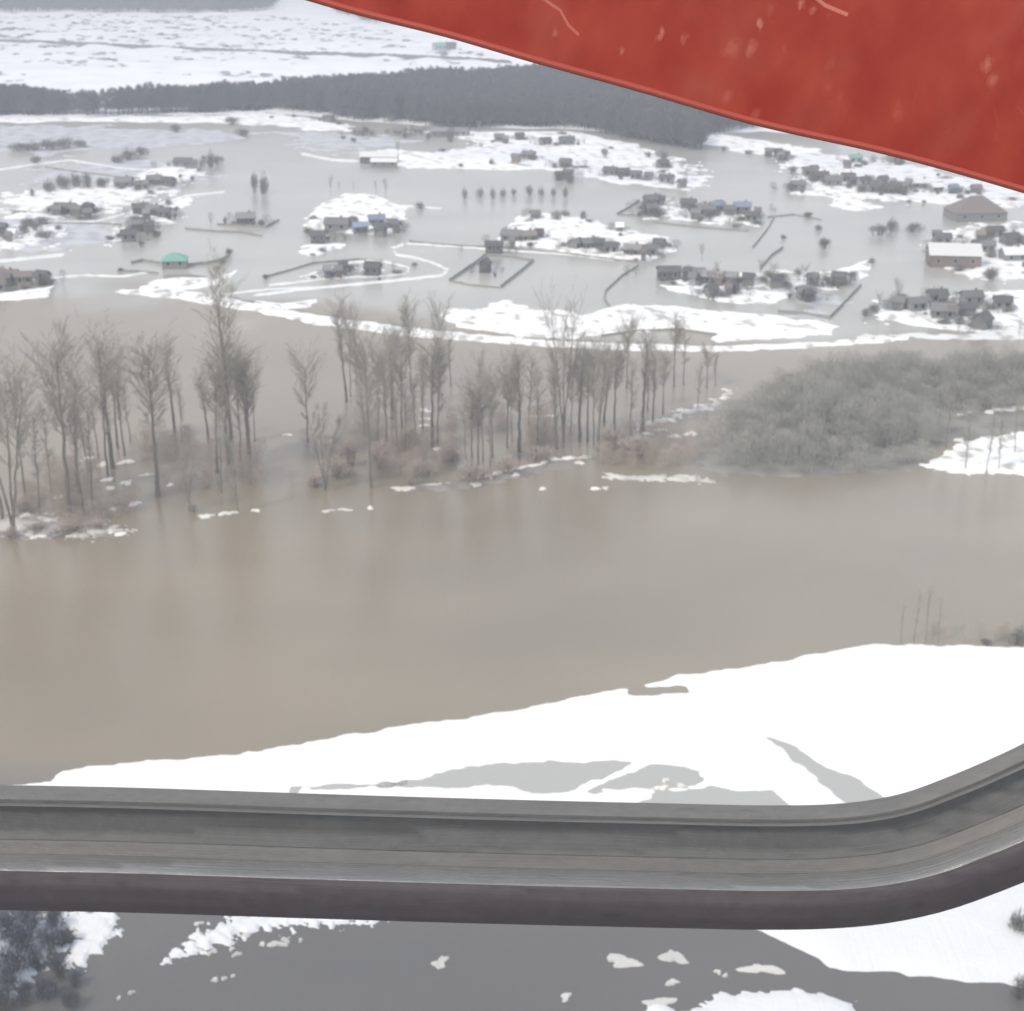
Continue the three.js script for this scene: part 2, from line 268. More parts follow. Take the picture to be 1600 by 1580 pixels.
const broken = [
  ['broken snow between the distant houses under the red panel', [[1200, 240], [1300, 246], [1420, 262], [1600, 304], [1640, 330], [1480, 324], [1380, 318], [1240, 306], [1210, 270]]],
  ['broken snow among the fenced plots right of centre', [[1000, 310], [1080, 312], [1190, 330], [1200, 358], [1100, 352], [1000, 344]]],
  ['broken snow in the dark row above the shore', [[1020, 424], [1100, 424], [1220, 420], [1340, 426], [1330, 456], [1200, 460], [1040, 460]]],
  ['broken snow round the big white roof', [[1440, 360], [1540, 340], [1660, 350], [1660, 450], [1540, 444], [1450, 430]]],
  ['broken snow in the right shore group', [[1340, 470], [1460, 456], [1660, 446], [1660, 520], [1500, 524], [1350, 504]]],
  ['broken snow among the dark houses left of centre', [[160, 340], [220, 318], [300, 310], [290, 340], [240, 380], [160, 388]]],
  ['broken snow in the far left gardens', [[-20, 300], [100, 290], [200, 280], [320, 264], [300, 300], [150, 344], [-20, 350]]],
  ['broken snow by the left edge gardens', [[-40, 352], [60, 346], [130, 352], [110, 390], [-40, 400]]],
  ['broken snow along the far edge of the village', [[700, 212], [900, 216], [1100, 250], [1120, 280], [940, 262], [760, 240]]],
  ['broken snow inside the looping lane', [[430, 440], [500, 416], [600, 410], [640, 420], [560, 438]]],
];
broken.forEach(([label, q], i) => raised('snow_patch', label, 'snow', q, { cell: 1.2, ragged: 7, freq: 0.09, grow: -7.5, h: 0.4, rise: 0.8, seed: i + 3, tufts: 0.7, tone: [0.82, 0.83, 0.85] }));
const lanes = [
  ['snow covered loop lane round the flooded garden plot', [[396, 462], [470, 452], [560, 444], [640, 436], [690, 430], [702, 422], [680, 412], [650, 403], [620, 398], [612, 388], [630, 382]], 2.2],
  ['straight snow covered lane edge above the fenced yard', [[634, 380], [720, 386], [790, 391], [880, 397], [980, 408]], 1.4],
  ['thin white track at far left beside the gardens', [[0, 442], [60, 436], [130, 430], [190, 432], [230, 426]], 1.6],
  ['pale slush track across the left gardens', [[-20, 356], [60, 350], [150, 346], [210, 330], [290, 306], [350, 300]], 1.6],
  ['white slush line in front of the left gardens', [[0, 408], [60, 402], [100, 398]], 2.6],
  ['inner snow covered garden path beside the loop lane', [[480, 430], [540, 412], [590, 406], [640, 418], [634, 428], [580, 432], [520, 434], [420, 446]], 1.8],
  ['slush line at the far left under the forest', [[-20, 268], [60, 256], [110, 250], [180, 262], [250, 268]], 1.4],
  ['faint slush line left of the far barn', [[470, 240], [520, 250], [560, 252]], 2],
  ['short snow bar beside the lone flooded shrub', [[616, 322], [640, 322], [690, 326]], 1.2],
  ['pale slush line between shore and loop lane', [[330, 462], [420, 452], [520, 448]], 1.6],
  ['white line on the far edge of the fenced yard', [[1150, 436], [1180, 430], [1200, 426]], 1.5],
];
for (const [label, line, w] of lanes) raised('snowy_lane', label, 'lane', lineBand(line, w), { cell: 1, ragged: 0.5, freq: 0.2, h: 0.35, rise: 1, dirt: 0.12, tone: [0.74, 0.76, 0.76] });
// slush and wet ice greying the flooded gardens at the far left
[[[-40, 200], [120, 196], [300, 202], [420, 208], [330, 224], [200, 232], [60, 244], [-40, 236]], [[60, 262], [180, 250], [280, 250], [330, 280], [230, 300], [120, 312], [40, 320]], [[430, 205], [560, 208], [640, 220], [600, 232], [520, 240], [450, 226]], [[-40, 330], [110, 338], [200, 346], [150, 384], [60, 398], [-40, 390]], [[1200, 430], [1240, 462], [1320, 462], [1300, 492], [1215, 488], [1226, 472]]]
  .forEach((q, i) => raised('slush', ['grey slush under the forest at far left', 'grey slush among the far left gardens', 'grey slush left of the far barn', 'grey slush round the left edge gardens', 'grey ploughed plot in the dark row'][i], 'slush', q, { cell: 2, ragged: 9, freq: 0.035, h: 0.08, rise: 3, bumps: 0.02, tone: [0.5, 0.52, 0.56], dirt: 0.3 }));
SNOW('thin bright snow ledge along the middle muddy bank', lineBand([[766, 744], [790, 737], [820, 731], [845, 726], [858, 719], [890, 717], [928, 714]], [4, 2.5, 2, 2, 1.6, 2, 1]), { name: 'snow_ledge', cell: 0.4, ragged: 0.5, freq: 0.35, h: 0.6, rise: 0.5, tone: [0.78, 0.77, 0.76] });
SNOW('dull ragged ice strip in front of the thicket', lineBand([[946, 744], [975, 747], [1010, 748], [1050, 747], [1085, 749], [1112, 754]], [3, 3, 2.5, 4, 4, 2]), { name: 'ice_strip', cell: 0.4, ragged: 1.1, freq: 0.45, h: 0.35, rise: 0.5, tone: [0.6, 0.585, 0.55], dirt: 0.3 });
SNOW('slanting ragged ice ridge left of the thicket', lineBand([[990, 672], [1024, 660], [1050, 652], [1070, 644], [1100, 638], [1132, 624], [1142, 610]], [4, 4, 4, 3, 3, 4, 2]), { name: 'ice_strip', cell: 0.4, ragged: 1.9, freq: 0.4, h: 0.35, rise: 0.5, tone: [0.55, 0.545, 0.52], dirt: 0.3 });
SNOW('dull ice rubble at the leftmost flooded trees', [[-40, 810], [40, 804], [90, 814], [160, 820], [196, 828], [190, 838], [100, 838], [-40, 838]], { name: 'ice_strip', cell: 0.4, ragged: 2.6, freq: 0.5, h: 0.3, rise: 0.5, tone: [0.5, 0.48, 0.45], dirt: 0.4 });
// mud and land strips
raised('mud_bank', 'brown grey earth strip below the green roofed house', 'mud bank', [[248, 440], [258, 430], [300, 428], [322, 432], [322, 444], [300, 440]], { cell: 1, ragged: 0.5, h: 0.7, tone: [0.22, 0.205, 0.195] });
raised('mud_bank', 'low muddy bank in front of the middle flooded trees', 'mud bank', [[612, 766], [650, 757], [720, 750], [760, 742], [860, 722], [925, 716], [900, 730], [800, 748], [760, 760], [700, 768]], { cell: 0.7, ragged: 0.9, freq: 0.3, h: 0.4, tone: [0.26, 0.235, 0.215], dirt: 0.3 });
raised('mud_bank', 'low bank under the dense grey thicket', 'mud bank', [[1080, 722], [1110, 694], [1180, 660], [1250, 640], [1700, 640], [1700, 680], [1480, 690], [1420, 736], [1250, 745], [1120, 742]], { cell: 1, ragged: 1.5, freq: 0.2, h: 0.3, tone: [0.25, 0.245, 0.225], dirt: 0.3 });
raised('mud_bank', 'muddy icy shoal below the leftmost flooded trees', 'mud bank', [[-60, 815], [30, 800], [90, 812], [150, 822], [190, 828], [170, 838], [60, 842], [-60, 846]], { cell: 0.7, ragged: 1.6, freq: 0.35, h: 0.18, tone: [0.3, 0.28, 0.26], dirt: 0.4 });
raised('levee_track', 'dark track along the crest above the shore strip', 'track', lineBand([[252, 450], [300, 459], [360, 467], [420, 476], [480, 489], [560, 502], [640, 513], [720, 522], [800, 529], [900, 534], [1010, 537]], [1, 1, 1, 1, 1, 1.1, 1.1, 1.1, 1, 1, 0.6]), { cell: 0.8, ragged: 0.3, h: 1.0, rise: 0.8, tone: [0.24, 0.235, 0.22], dirt: 0.3 });
raised('field_track', 'thin dark track across the far snowy plain', 'track', lineBand([[-60, 60], [0, 65], [150, 71], [300, 78], [480, 85], [620, 89], [740, 94], [800, 99]], 0.5).map((p) => ground(...p, 1)), { world: true, cell: 3, ragged: 0.4, h: 4.4, rise: 1.5, tone: [0.2, 0.2, 0.2], dirt: 0.3, bumps: 0 });

// ------------------------------------------------------------------ trees
function bareTree(seed, { H = 22, r = 0.27, stems = 1, clear = 0.4, spread = 0.14, limbs = 22, rise = 1.6, top = 1, twigs = 20, fork = 0.1 }) {
  const q = rngOf(seed), T = new Tris(), C = new Tris();
  for (let s = 0; s < stems; s++) {
    const az = s / stems * 6.283 + q() * 1.2, lean = stems > 1 ? H * (fork + 0.05 * q()) : H * 0.06 * q(), hs = H * (s ? 0.8 + 0.2 * q() : 1), pts = [], rad = [], n = 10;
    for (let i = 0; i <= n; i++) {
      const t = i / n, b = Math.pow(t, 1.2) * lean, w = H * 0.006;
      pts.push([Math.cos(az) * b + (i ? (q() - 0.5) * w * 2 : 0), t * hs - (i ? 0 : 1.2), Math.sin(az) * b + (i ? (q() - 0.5) * w * 2 : 0)]);
      rad.push(r * (stems > 1 ? 0.8 : 1) * (1.15 - t) * (i ? 1 : 1.25) + 0.015);
    }
    T.tube(pts, rad, 6);
    const nl = Math.round(limbs / stems);
    for (let i = 0; i < nl; i++) {
      const t = clear + (0.97 - clear) * Math.pow((i + q()) / nl, 0.85), k = Math.min(n - 1, Math.floor(t * n)), f = t * n - k, o = pts[k].map((v, c) => v + (pts[k + 1][c] - v) * f);
      const u = (t - clear) / (1 - clear), len = H * spread * (top === 1 ? 1.25 - 0.8 * u : 0.6 + 0.8 * Math.sin(u * 2.6)) * (0.7 + 0.6 * q()), a = q() * 6.283, up = rise * (0.7 + 0.6 * q());
      const d = [Math.cos(a), up, Math.sin(a)], m = Math.hypot(...d), pt = (x) => [o[0] + d[0] / m * len * x, o[1] + d[1] / m * len * x * (0.8 + 0.35 * x), o[2] + d[2] / m * len * x];
      const lr = 0.028 + r * 0.24 * (1 - u);
      C.tube([pt(0), pt(0.5), pt(1)], [lr, lr * 0.6, 0.012], 4);
      for (let j = 0; j < 8; j++) {
        const x = 0.12 + 0.75 * (j + q()) / 6, b = pt(x), e = [b[0], b[1], b[2]], l = len * (0.3 + 0.3 * q()), dd = [d[0] / m + (q() - 0.5) * 1.5, 0.55 + q() * 0.7, d[2] / m + (q() - 0.5) * 1.5], dm = Math.hypot(...dd), en = e.map((v, c) => v + dd[c] / dm * l);
        C.spike(b, en, 0.03);
        for (let w = 0; w < twigs; w++) {
          const y = 0.15 + 0.85 * q(), g = b.map((v, c) => v + (en[c] - v) * y), tl = 0.5 + q() * 0.9, td = [dd[0] / dm + (q() - 0.5) * 1.4, 0.3 + q() * 0.9, dd[2] / dm + (q() - 0.5) * 1.4], tm = Math.hypot(...td);
          C.spike(g, g.map((v, c) => v + td[c] / tm * tl), 0.017);
        }
      }
    }
  }
  return { trunk: T.build(), crown: C.build() };
}
const KIND = {
  tuft: { opts: { clear: 0.5, spread: 0.17, limbs: 30, rise: 1.7, top: 2 }, look: 'bare long-stemmed' },
  column: { opts: { clear: 0.38, spread: 0.15, limbs: 26, rise: 3.4, top: 2, twigs: 11 }, look: 'tall bare columnar' },
  vase: { opts: { stems: 3, clear: 0.4, spread: 0.2, limbs: 30, rise: 1.6, fork: 0.13, top: 2 }, look: 'bare spreading fork-stemmed' },
  broad: { opts: { clear: 0.4, spread: 0.23, limbs: 34, rise: 1.4, top: 2, twigs: 20 }, look: 'bare broad-crowned' },
  thin: { opts: { r: 0.13, clear: 0.3, spread: 0.11, limbs: 18, rise: 2.8, top: 2, twigs: 9 }, look: 'thin bare' },
  shrubby: { opts: { H: 12, r: 0.12, stems: 3, clear: 0.15, spread: 0.3, limbs: 20, rise: 1.3, fork: 0.2, twigs: 14 }, look: 'small forked bare' },
};
const protos = {};
let seedAt = 100;
for (const k in KIND) protos[k] = [0, 1, 2].map(() => bareTree(seedAt++, KIND[k].opts));
function tree(kind, px, py, topPy, wide, where, group, name = 'bare_tree') {
  const [x, z] = ground(px, py), h = heightTo(z, topPy), p = protos[kind][Math.floor(R0() * 3)], H0 = KIND[kind].opts.H ?? 22;
  const o = thing(name, x, 0, z, R0() * 6.283);
  part('trunk', p.trunk, M.trunk, o); part('crown', p.crown, M.twig, o);
  o.scale.set(h / H0 * wide, h / H0 / 1.04, h / H0 * wide);
  inRow(o, KIND[kind].look, 'tree', where, 'tree', px, group);
  return o;
}
const stand = (where, group, list) => { for (const [k, x, y, t, w] of list) tree(k, x, y, t, w, where, group); };
stand('standing in flood water at the left edge', 'trees in the left flooded clump', [
  ['vase', 22, 835, 596, 0.95], ['broad', 4, 812, 572, 0.8], ['thin', 80, 768, 640, 1], ['tuft', 109, 808, 558, 1.05], ['thin', 131, 802, 640, 1], ['thin', 145, 800, 625, 1.2], ['column', 177, 732, 537, 1.4], ['column', 194, 712, 592, 1.1], ['thin', 154, 718, 588, 1.3], ['thin', 168, 742, 570, 1.5], ['tuft', 184, 700, 560, 1.1], ['column', 122, 770, 590, 1.2], ['thin', 62, 800, 650, 1.3], ['thin', 138, 740, 610, 1.6], ['broad', 40, 780, 600, 0.7], ['thin', 204, 690, 600, 1.5]]);
stand('standing alone left of the tallest poplar', 'trees left of the tallest poplar', [
  ['tuft', 247, 776, 556, 1.1], ['column', 273, 682, 543, 1.2], ['thin', 284, 690, 602, 1.2], ['shrubby', 296, 797, 705, 0.6]]);
stand('in the clump round the tallest poplar', 'trees round the tallest poplar', [
  ['tuft', 339, 738, 574, 1.2], ['column', 365, 746, 452, 0.95], ['thin', 352, 700, 588, 1.5], ['column', 388, 710, 562, 1.5], ['thin', 372, 800, 690, 1.2], ['thin', 376, 720, 580, 1.5], ['broad', 398, 690, 585, 0.6], ['tuft', 356, 726, 560, 1.2], ['column', 326, 690, 585, 1.3], ['thin', 346, 770, 640, 1.2], ['tuft', 392, 730, 575, 0.9]]);
stand('standing apart right of the tallest poplar', 'trees right of the tallest poplar', [['broad', 481, 690, 567, 0.85], ['shrubby', 508, 766, 640, 0.75]]);
stand('in the middle flooded stand', 'trees in the middle flooded stand', [
  ['column', 541, 628, 486, 1.15], ['thin', 557, 602, 500, 1.8], ['tuft', 580, 762, 545, 0.85], ['column', 612, 655, 532, 1.4], ['thin', 622, 708, 612, 1.4], ['thin', 633, 706, 600, 1.4], ['tuft', 642, 612, 486, 0.8], ['thin', 650, 680, 590, 1.6], ['column', 600, 640, 560, 1.2], ['tuft', 676, 694, 545, 1.25], ['broad', 688, 602, 489, 0.62], ['thin', 705, 604, 520, 1.7], ['thin', 590, 690, 560, 1.4], ['tuft', 628, 690, 540, 1], ['tuft', 606, 720, 560, 0.9], ['column', 660, 670, 560, 1.1], ['thin', 570, 680, 580, 1.5], ['broad', 548, 620, 500, 0.6], ['thin', 684, 690, 560, 1.5], ['tuft', 615, 640, 520, 0.9]]);
stand('behind the middle muddy bank', 'trees behind the middle muddy bank', [
  ['thin', 728, 737, 622, 1.4], ['broad', 747, 727, 598, 0.85], ['thin', 755, 722, 558, 0.9], ['thin', 766, 732, 618, 1.3], ['tuft', 793, 700, 580, 1], ['column', 812, 706, 556, 1.3], ['thin', 826, 664, 560, 1.9], ['tuft', 738, 730, 610, 1], ['tuft', 770, 715, 600, 1], ['broad', 800, 690, 575, 0.6], ['thin', 840, 690, 580, 1.4]]);
stand('between middle bank and grey thicket', 'trees between the middle bank and the thicket', [
  ['vase', 880, 690, 492, 0.6], ['column', 870, 702, 590, 1.3], ['column', 905, 690, 560, 1.5], ['broad', 928, 696, 556, 0.7], ['column', 944, 660, 556, 1.4], ['tuft', 979, 606, 506, 1], ['thin', 985, 682, 560, 1.3], ['column', 1003, 672, 532, 1.3], ['thin', 1012, 640, 540, 1.6], ['tuft', 1053, 604, 503, 0.95], ['thin', 1068, 600, 520, 1.6], ['tuft', 1105, 606, 545, 1.2], ['thin', 1118, 604, 552, 1.6], ['tuft', 918, 690, 560, 1], ['column', 934, 705, 560, 1.3], ['tuft', 960, 670, 550, 1], ['broad', 892, 680, 570, 0.6], ['column', 1020, 660, 555, 1.2], ['tuft', 1036, 650, 560, 1], ['thin', 1090, 640, 570, 1.4], ['broad', 866, 680, 560, 0.6]]);
stand('on the right hand snow spit', 'trees on the right snow spit', [['thin', 1508, 736, 640, 1.3], ['thin', 1541, 741, 648, 1.1], ['thin', 1560, 736, 655, 1.2], ['thin', 1585, 712, 630, 1.3], ['thin', 1478, 700, 620, 1.6]]);
stand('on the near shore at the right edge', 'saplings on the near right shore', [['thin', 1428, 1002, 925, 1.1], ['thin', 1447, 1003, 918, 1.1], ['thin', 1466, 1003, 935, 1.1], ['thin', 1408, 1004, 945, 1.1]]);
stand('on the shore track below the green roof', 'trees on the shore track', [['broad', 362, 478, 448, 0.9]]);
stand('along the far edge of the round snow island', 'trees on the round snow island', [['broad', 517, 306, 280, 0.7], ['thin', 530, 300, 284, 2], ['thin', 552, 298, 285, 2], ['thin', 588, 302, 282, 2.2], ['thin', 602, 308, 280, 2.2]]);
stand('in the flooded field near the far barn', 'trees in the flooded field', [['broad', 748, 216, 194, 0.7], ['broad', 622, 246, 222, 0.9]]);
stand('beside the right shore houses', 'trees beside the right shore houses', [['broad', 1402, 480, 442, 0.9], ['broad', 1372, 490, 462, 0.9], ['broad', 1388, 486, 466, 0.8], ['thin', 1592, 535, 500, 1.2], ['broad', 1460, 468, 450, 1]]);
stand('in the dark row above the long shore', 'trees in the dark row', [['broad', 1097, 408, 386, 1], ['broad', 1210, 450, 418, 1.1], ['broad', 1256, 446, 418, 1.1], ['broad', 1274, 452, 430, 1], ['broad', 1188, 434, 410, 1], ['broad', 1120, 430, 412, 1.2]]);

// shrubs
function shrub(seed, n, flat) {
  const q = rngOf(seed), S = new Tris(), C = new Tris(), lobes = [];
  for (let i = 0; i < 5; i++) { const a = i * 1.257 + q(), d = i ? 0.18 + 0.16 * q() : 0; lobes.push([Math.cos(a) * d, 0.42 + 0.22 * q() - d * 0.5, Math.sin(a) * d, 0.2 + 0.14 * q()]); }
  for (let i = 0; i < n; i++) {
    const L = lobes[i % 5], b = [L[0] * 0.7 + (q() - 0.5) * 0.2, -0.12, L[2] * 0.7 + (q() - 0.5) * 0.2], e = [L[0] * 1.2 + (q() - 0.5) * 0.3, L[1] + 0.2 * q(), L[2] * 1.2 + (q() - 0.5) * 0.3];
    S.tube([b, [(b[0] + e[0]) / 2 + (q() - 0.5) * 0.08, e[1] * 0.45, (b[2] + e[2]) / 2 + (q() - 0.5) * 0.08], e], [0.016, 0.012, 0.004], 3);
  }
  for (let i = 0; i < 620; i++) {
    const L = lobes[Math.floor(q() * 5)], a = q() * 6.283, c = q() * 2 - 1, k = Math.sqrt(1 - c * c), R = L[3] * Math.pow(q(), 0.4), p = [L[0] + Math.cos(a) * k * R, Math.max(0.0, L[1] + c * R * 1.25 - flat), L[2] + Math.sin(a) * k * R], d = [Math.cos(a) * k + (q() - 0.5), 0.5 + q() + c * 0.4, Math.sin(a) * k + (q() - 0.5)], dm = Math.hypot(...d), l = 0.08 + 0.16 * q();
    C.spike(p, p.map((v, x) => v + d[x] / dm * l), 0.011);
  }
  return { stem: S.build(), twigs: C.build() };
}
const shrubs = [shrub(900, 16, 0.05), shrub(901, 18, 0.1), shrub(902, 16, 0), shrub(903, 14, 0.15)];
function bush(px, py, wpx, hpx, where, o = {}) {
  const [x, z] = ground(px, py), s = metres(py), p = shrubs[Math.floor(R0() * 4)], g = thing('bare_shrub', x, o.y ?? 0.2, z, R0() * 6.283);
  part('stems', p.stem, M.trunk, g).userData.kind = 'stuff'; part('twigs', p.twigs, o.m ?? M.brush, g).userData.kind = 'stuff';
  g.scale.set(wpx * s / 1.15, hpx * s * 1.05, wpx * s / 1.15);
  inRow(g, o.look ?? 'bare grey', 'shrub', where, 'shrub', px, 'shrubs ' + where);
}
const bushes = (where, list, o) => { for (const [x, y, w, h] of list) bush(x, y, w, h, where, o); };
bushes('in the long brush row under the forest at left', [[28, 236, 36, 13], [52, 235, 38, 16], [78, 234, 40, 20], [102, 232, 36, 18], [126, 230, 26, 14]]);
bushes('beside the snow of the left gardens', [[282, 280, 8, 8], [300, 282, 9, 9], [318, 250, 10, 8]]);
bushes('in the slanting brush clump right of that row', [[184, 254, 28, 14], [203, 250, 34, 20], [222, 242, 26, 16]]);
bushes('standing in the far flooded fields at left', [[56, 256, 22, 14], [276, 206, 24, 14], [330, 262, 18, 30], [342, 258, 20, 16], [378, 212, 28, 14], [360, 194, 30, 14]]);
bushes('in the tall pale brush of the left gardens', [[78, 300, 26, 22], [98, 296, 28, 28], [118, 292, 24, 26], [135, 294, 20, 30], [158, 294, 26, 20]]);
bushes('among the left edge gardens', [[50, 308, 10, 16], [44, 356, 30, 18], [64, 352, 28, 16], [70, 372, 40, 14], [10, 376, 20, 20], [92, 360, 16, 10], [138, 332, 20, 18], [80, 330, 16, 10], [40, 366, 22, 18], [58, 362, 22, 16]]);
bushes('round the dark houses left of centre', [[212, 352, 26, 16], [232, 362, 24, 14], [190, 372, 24, 12], [222, 386, 14, 10], [172, 374, 22, 6], [264, 322, 14, 14], [276, 330, 16, 8], [240, 366, 20, 8], [203, 364, 16, 12]]);
bushes('beside the fence of the green roofed house', [[357, 400, 16, 14], [346, 414, 22, 12], [338, 424, 16, 8], [188, 424, 12, 6]]);
bushes('beside the lone flooded house', [[392, 350, 18, 20], [352, 350, 8, 14], [366, 352, 12, 8]]);
bushes('on the round snow island and its tongue', [[490, 345, 16, 10], [482, 366, 20, 12], [503, 394, 18, 8], [488, 400, 14, 4], [618, 358, 14, 16], [655, 326, 18, 12], [552, 350, 14, 14]]);
bushes('inside the looping snowy lane', [[546, 424, 18, 12], [538, 418, 14, 12], [620, 428, 26, 6], [490, 436, 14, 6], [520, 432, 12, 6], [648, 416, 12, 6], [414, 436, 16, 8]]);
bushes('on the wide centre snow island', [[868, 348, 20, 20], [884, 342, 20, 14], [912, 346, 14, 20], [920, 350, 20, 8], [790, 368, 18, 12], [896, 388, 22, 18], [940, 396, 18, 12], [982, 394, 24, 16], [1006, 400, 20, 14], [1040, 388, 14, 14], [958, 396, 12, 10]]);
bushes('in the fenced plots right of centre island', [[1012, 334, 40, 26], [1024, 320, 18, 16], [1030, 336, 22, 14], [998, 338, 12, 8], [1080, 332, 16, 16], [1110, 342, 26, 14], [1180, 352, 26, 8], [1150, 356, 20, 6]]);
bushes('on the far snow field below the forest', [[832, 252, 22, 12], [848, 224, 18, 10], [882, 264, 28, 12], [890, 286, 18, 18], [878, 212, 20, 6], [908, 264, 30, 5], [944, 246, 14, 16], [1012, 248, 12, 12], [1036, 250, 22, 18], [1046, 264, 14, 8], [690, 238, 16, 6], [720, 262, 10, 8], [768, 258, 10, 12], [955, 234, 12, 6], [1130, 236, 10, 8], [1170, 240, 20, 6], [552, 222, 12, 8], [536, 218, 10, 6], [500, 190, 10, 6], [530, 196, 12, 8], [460, 184, 12, 6], [424, 186, 10, 6]]);
bushes('in the distant dark cluster under the red panel', [[1222, 248, 16, 10], [1240, 270, 20, 12], [1236, 298, 22, 14], [1290, 290, 24, 14], [1272, 284, 26, 14], [1320, 282, 18, 12], [1345, 302, 22, 16], [1376, 304, 24, 18], [1408, 304, 28, 14], [1430, 302, 12, 8], [1404, 260, 16, 8], [1486, 304, 14, 8], [1510, 305, 12, 10], [1530, 306, 12, 8], [1420, 318, 10, 6], [1444, 318, 10, 6], [1340, 262, 18, 7], [1580, 314, 20, 6], [1465, 276, 10, 6], [1480, 280, 30, 4]]);
bushes('in the flooded field left of the white roof', [[1262, 340, 20, 10], [1278, 360, 14, 10], [1286, 388, 26, 20], [1224, 374, 12, 8], [1372, 368, 34, 18], [1394, 362, 24, 24], [1430, 362, 32, 16], [1456, 416, 20, 12], [1452, 396, 26, 6], [1470, 378, 34, 8], [1500, 374, 14, 8]]);
bushes('round the big white roof', [[1540, 376, 36, 26], [1560, 368, 28, 18], [1580, 390, 24, 18], [1596, 384, 20, 22], [1548, 404, 24, 16], [1546, 438, 34, 24], [1500, 424, 30, 14], [1576, 404, 26, 10], [1600, 420, 10, 16]]);
bushes('in the dark row above the white shore', [[1116, 446, 20, 10], [1138, 436, 24, 8], [1168, 446, 16, 12], [1150, 444, 18, 12], [1228, 448, 18, 12], [1226, 440, 20, 16], [1246, 430, 18, 12], [1300, 446, 20, 12], [1318, 446, 24, 12], [1332, 438, 22, 16], [1290, 440, 16, 8], [1190, 440, 20, 6], [1102, 460, 16, 10], [1112, 466, 14, 10], [1052, 446, 12, 8], [1362, 412, 14, 10], [1200, 432, 24, 10]]);
bushes('in the right shore house group', [[1354, 494, 18, 14], [1366, 488, 22, 16], [1408, 476, 20, 20], [1430, 482, 20, 12], [1440, 476, 14, 12], [1456, 482, 14, 14], [1476, 508, 28, 12], [1500, 506, 24, 12], [1520, 512, 20, 10], [1546, 486, 24, 12], [1575, 490, 20, 12]]);
bushes('in the left edge shore group', [[6, 432, 20, 20], [24, 440, 26, 14], [60, 446, 22, 8], [80, 444, 18, 10], [40, 450, 24, 8]], { m: M.twigRed });
bushes('in the dark corner at bottom left', [[12, 1470, 60, 70], [50, 1462, 60, 55], [84, 1452, 40, 44], [20, 1520, 56, 60], [58, 1510, 40, 44], [0, 1580, 50, 60], [40, 1568, 36, 40], [76, 1490, 46, 50], [100, 1476, 40, 40], [34, 1490, 50, 60], [92, 1530, 40, 44], [74, 1560, 44, 50], [120, 1540, 30, 30], [10, 1548, 50, 60], [112, 1575, 36, 40]], { m: mat(0.13, 0.15, 0.18, 0.95), look: 'dense dark blue-grey' });
bushes('at the bottom right edge', [[1592, 1462, 44, 50], [1598, 1560, 40, 44]], { look: 'bare dark grey' });
bushes('at the near shore by the right edge', [[1590, 1006, 40, 30], [1540, 1008, 24, 12]], {});
bushes('at the foot of the left flooded trees', [[40, 800, 40, 30], [60, 830, 36, 14], [110, 830, 60, 20], [150, 828, 40, 16], [300, 800, 20, 16], [20, 840, 30, 20], [240, 700, 20, 8]], { m: M.twigRed, look: 'low reddish bare' });
bushes('at the foot of the middle flooded trees', [[520, 745, 60, 40], [545, 730, 40, 50], [600, 730, 60, 50], [660, 745, 50, 34], [740, 752, 70, 36], [790, 738, 50, 30], [640, 700, 40, 40], [490, 760, 40, 24], [640, 758, 12, 14], [700, 720, 40, 30], [840, 720, 60, 26], [960, 700, 60, 40], [1000, 712, 70, 34]], { m: M.twigRed, look: 'low reddish bare' });

bushes('in the flooded row above the centre island', [[726, 310, 12, 20], [750, 308, 16, 18], [770, 310, 12, 20], [786, 308, 14, 16], [802, 306, 12, 14], [828, 306, 18, 20], [846, 306, 14, 16], [864, 308, 12, 18], [884, 310, 12, 22]], { m: mat(0.34, 0.34, 0.315, 0.95), look: 'tall pale bare' });
bushes('standing alone in the flooded field', [[398, 300, 14, 32], [413, 304, 18, 38]], { look: 'tall rounded bare' });
// dense thicket of young willows at the right, and the forests: masses nobody could count
function mass(name, label, category, geometry, material, places) {
  const m = new THREE.InstancedMesh(geometry, material, places.length), d = new THREE.Object3D();
  places.forEach(([x, y, z, s, sy, r], i) => { d.position.set(x, y, z); d.rotation.set(0, r, 0); d.scale.set(s, sy, s); d.updateMatrix(); m.setMatrixAt(i, d.matrix); });
  m.name = name; m.castShadow = m.receiveShadow = true; scene.add(m);
  return tag(m, label, category, 'stuff');
}
function willow(seed) {                                              // a rounded clump of fine bare twigs on thin stems
  const q = rngOf(seed), C = new Tris();
  for (let i = 0; i < 7; i++) { const a = q() * 6.283; C.tube([[(q() - 0.5) * 0.3, -0.1, (q() - 0.5) * 0.3], [Math.cos(a) * 0.3 * q(), 0.6 + 0.25 * q(), Math.sin(a) * 0.3 * q()]], [0.008, 0.003], 3); }
  for (let i = 0; i < 420; i++) {
    const a = q() * 6.283, y = 0.1 + 0.82 * Math.pow(q(), 0.8), R = 0.5 * Math.sqrt(q()) * Math.sin(Math.PI * Math.pow(y, 1.1)) ** 0.6, p = [Math.cos(a) * R, y, Math.sin(a) * R], d = [Math.cos(a) * 0.5 + (q() - 0.5) * 1.4, 0.6 + q() * 0.7, Math.sin(a) * 0.5 + (q() - 0.5) * 1.4], m = Math.hypot(...d), l = 0.07 + 0.1 * q();
    C.spike(p, p.map((v, c) => v + d[c] / m * l), 0.0055);
  }
  return C.build();
}
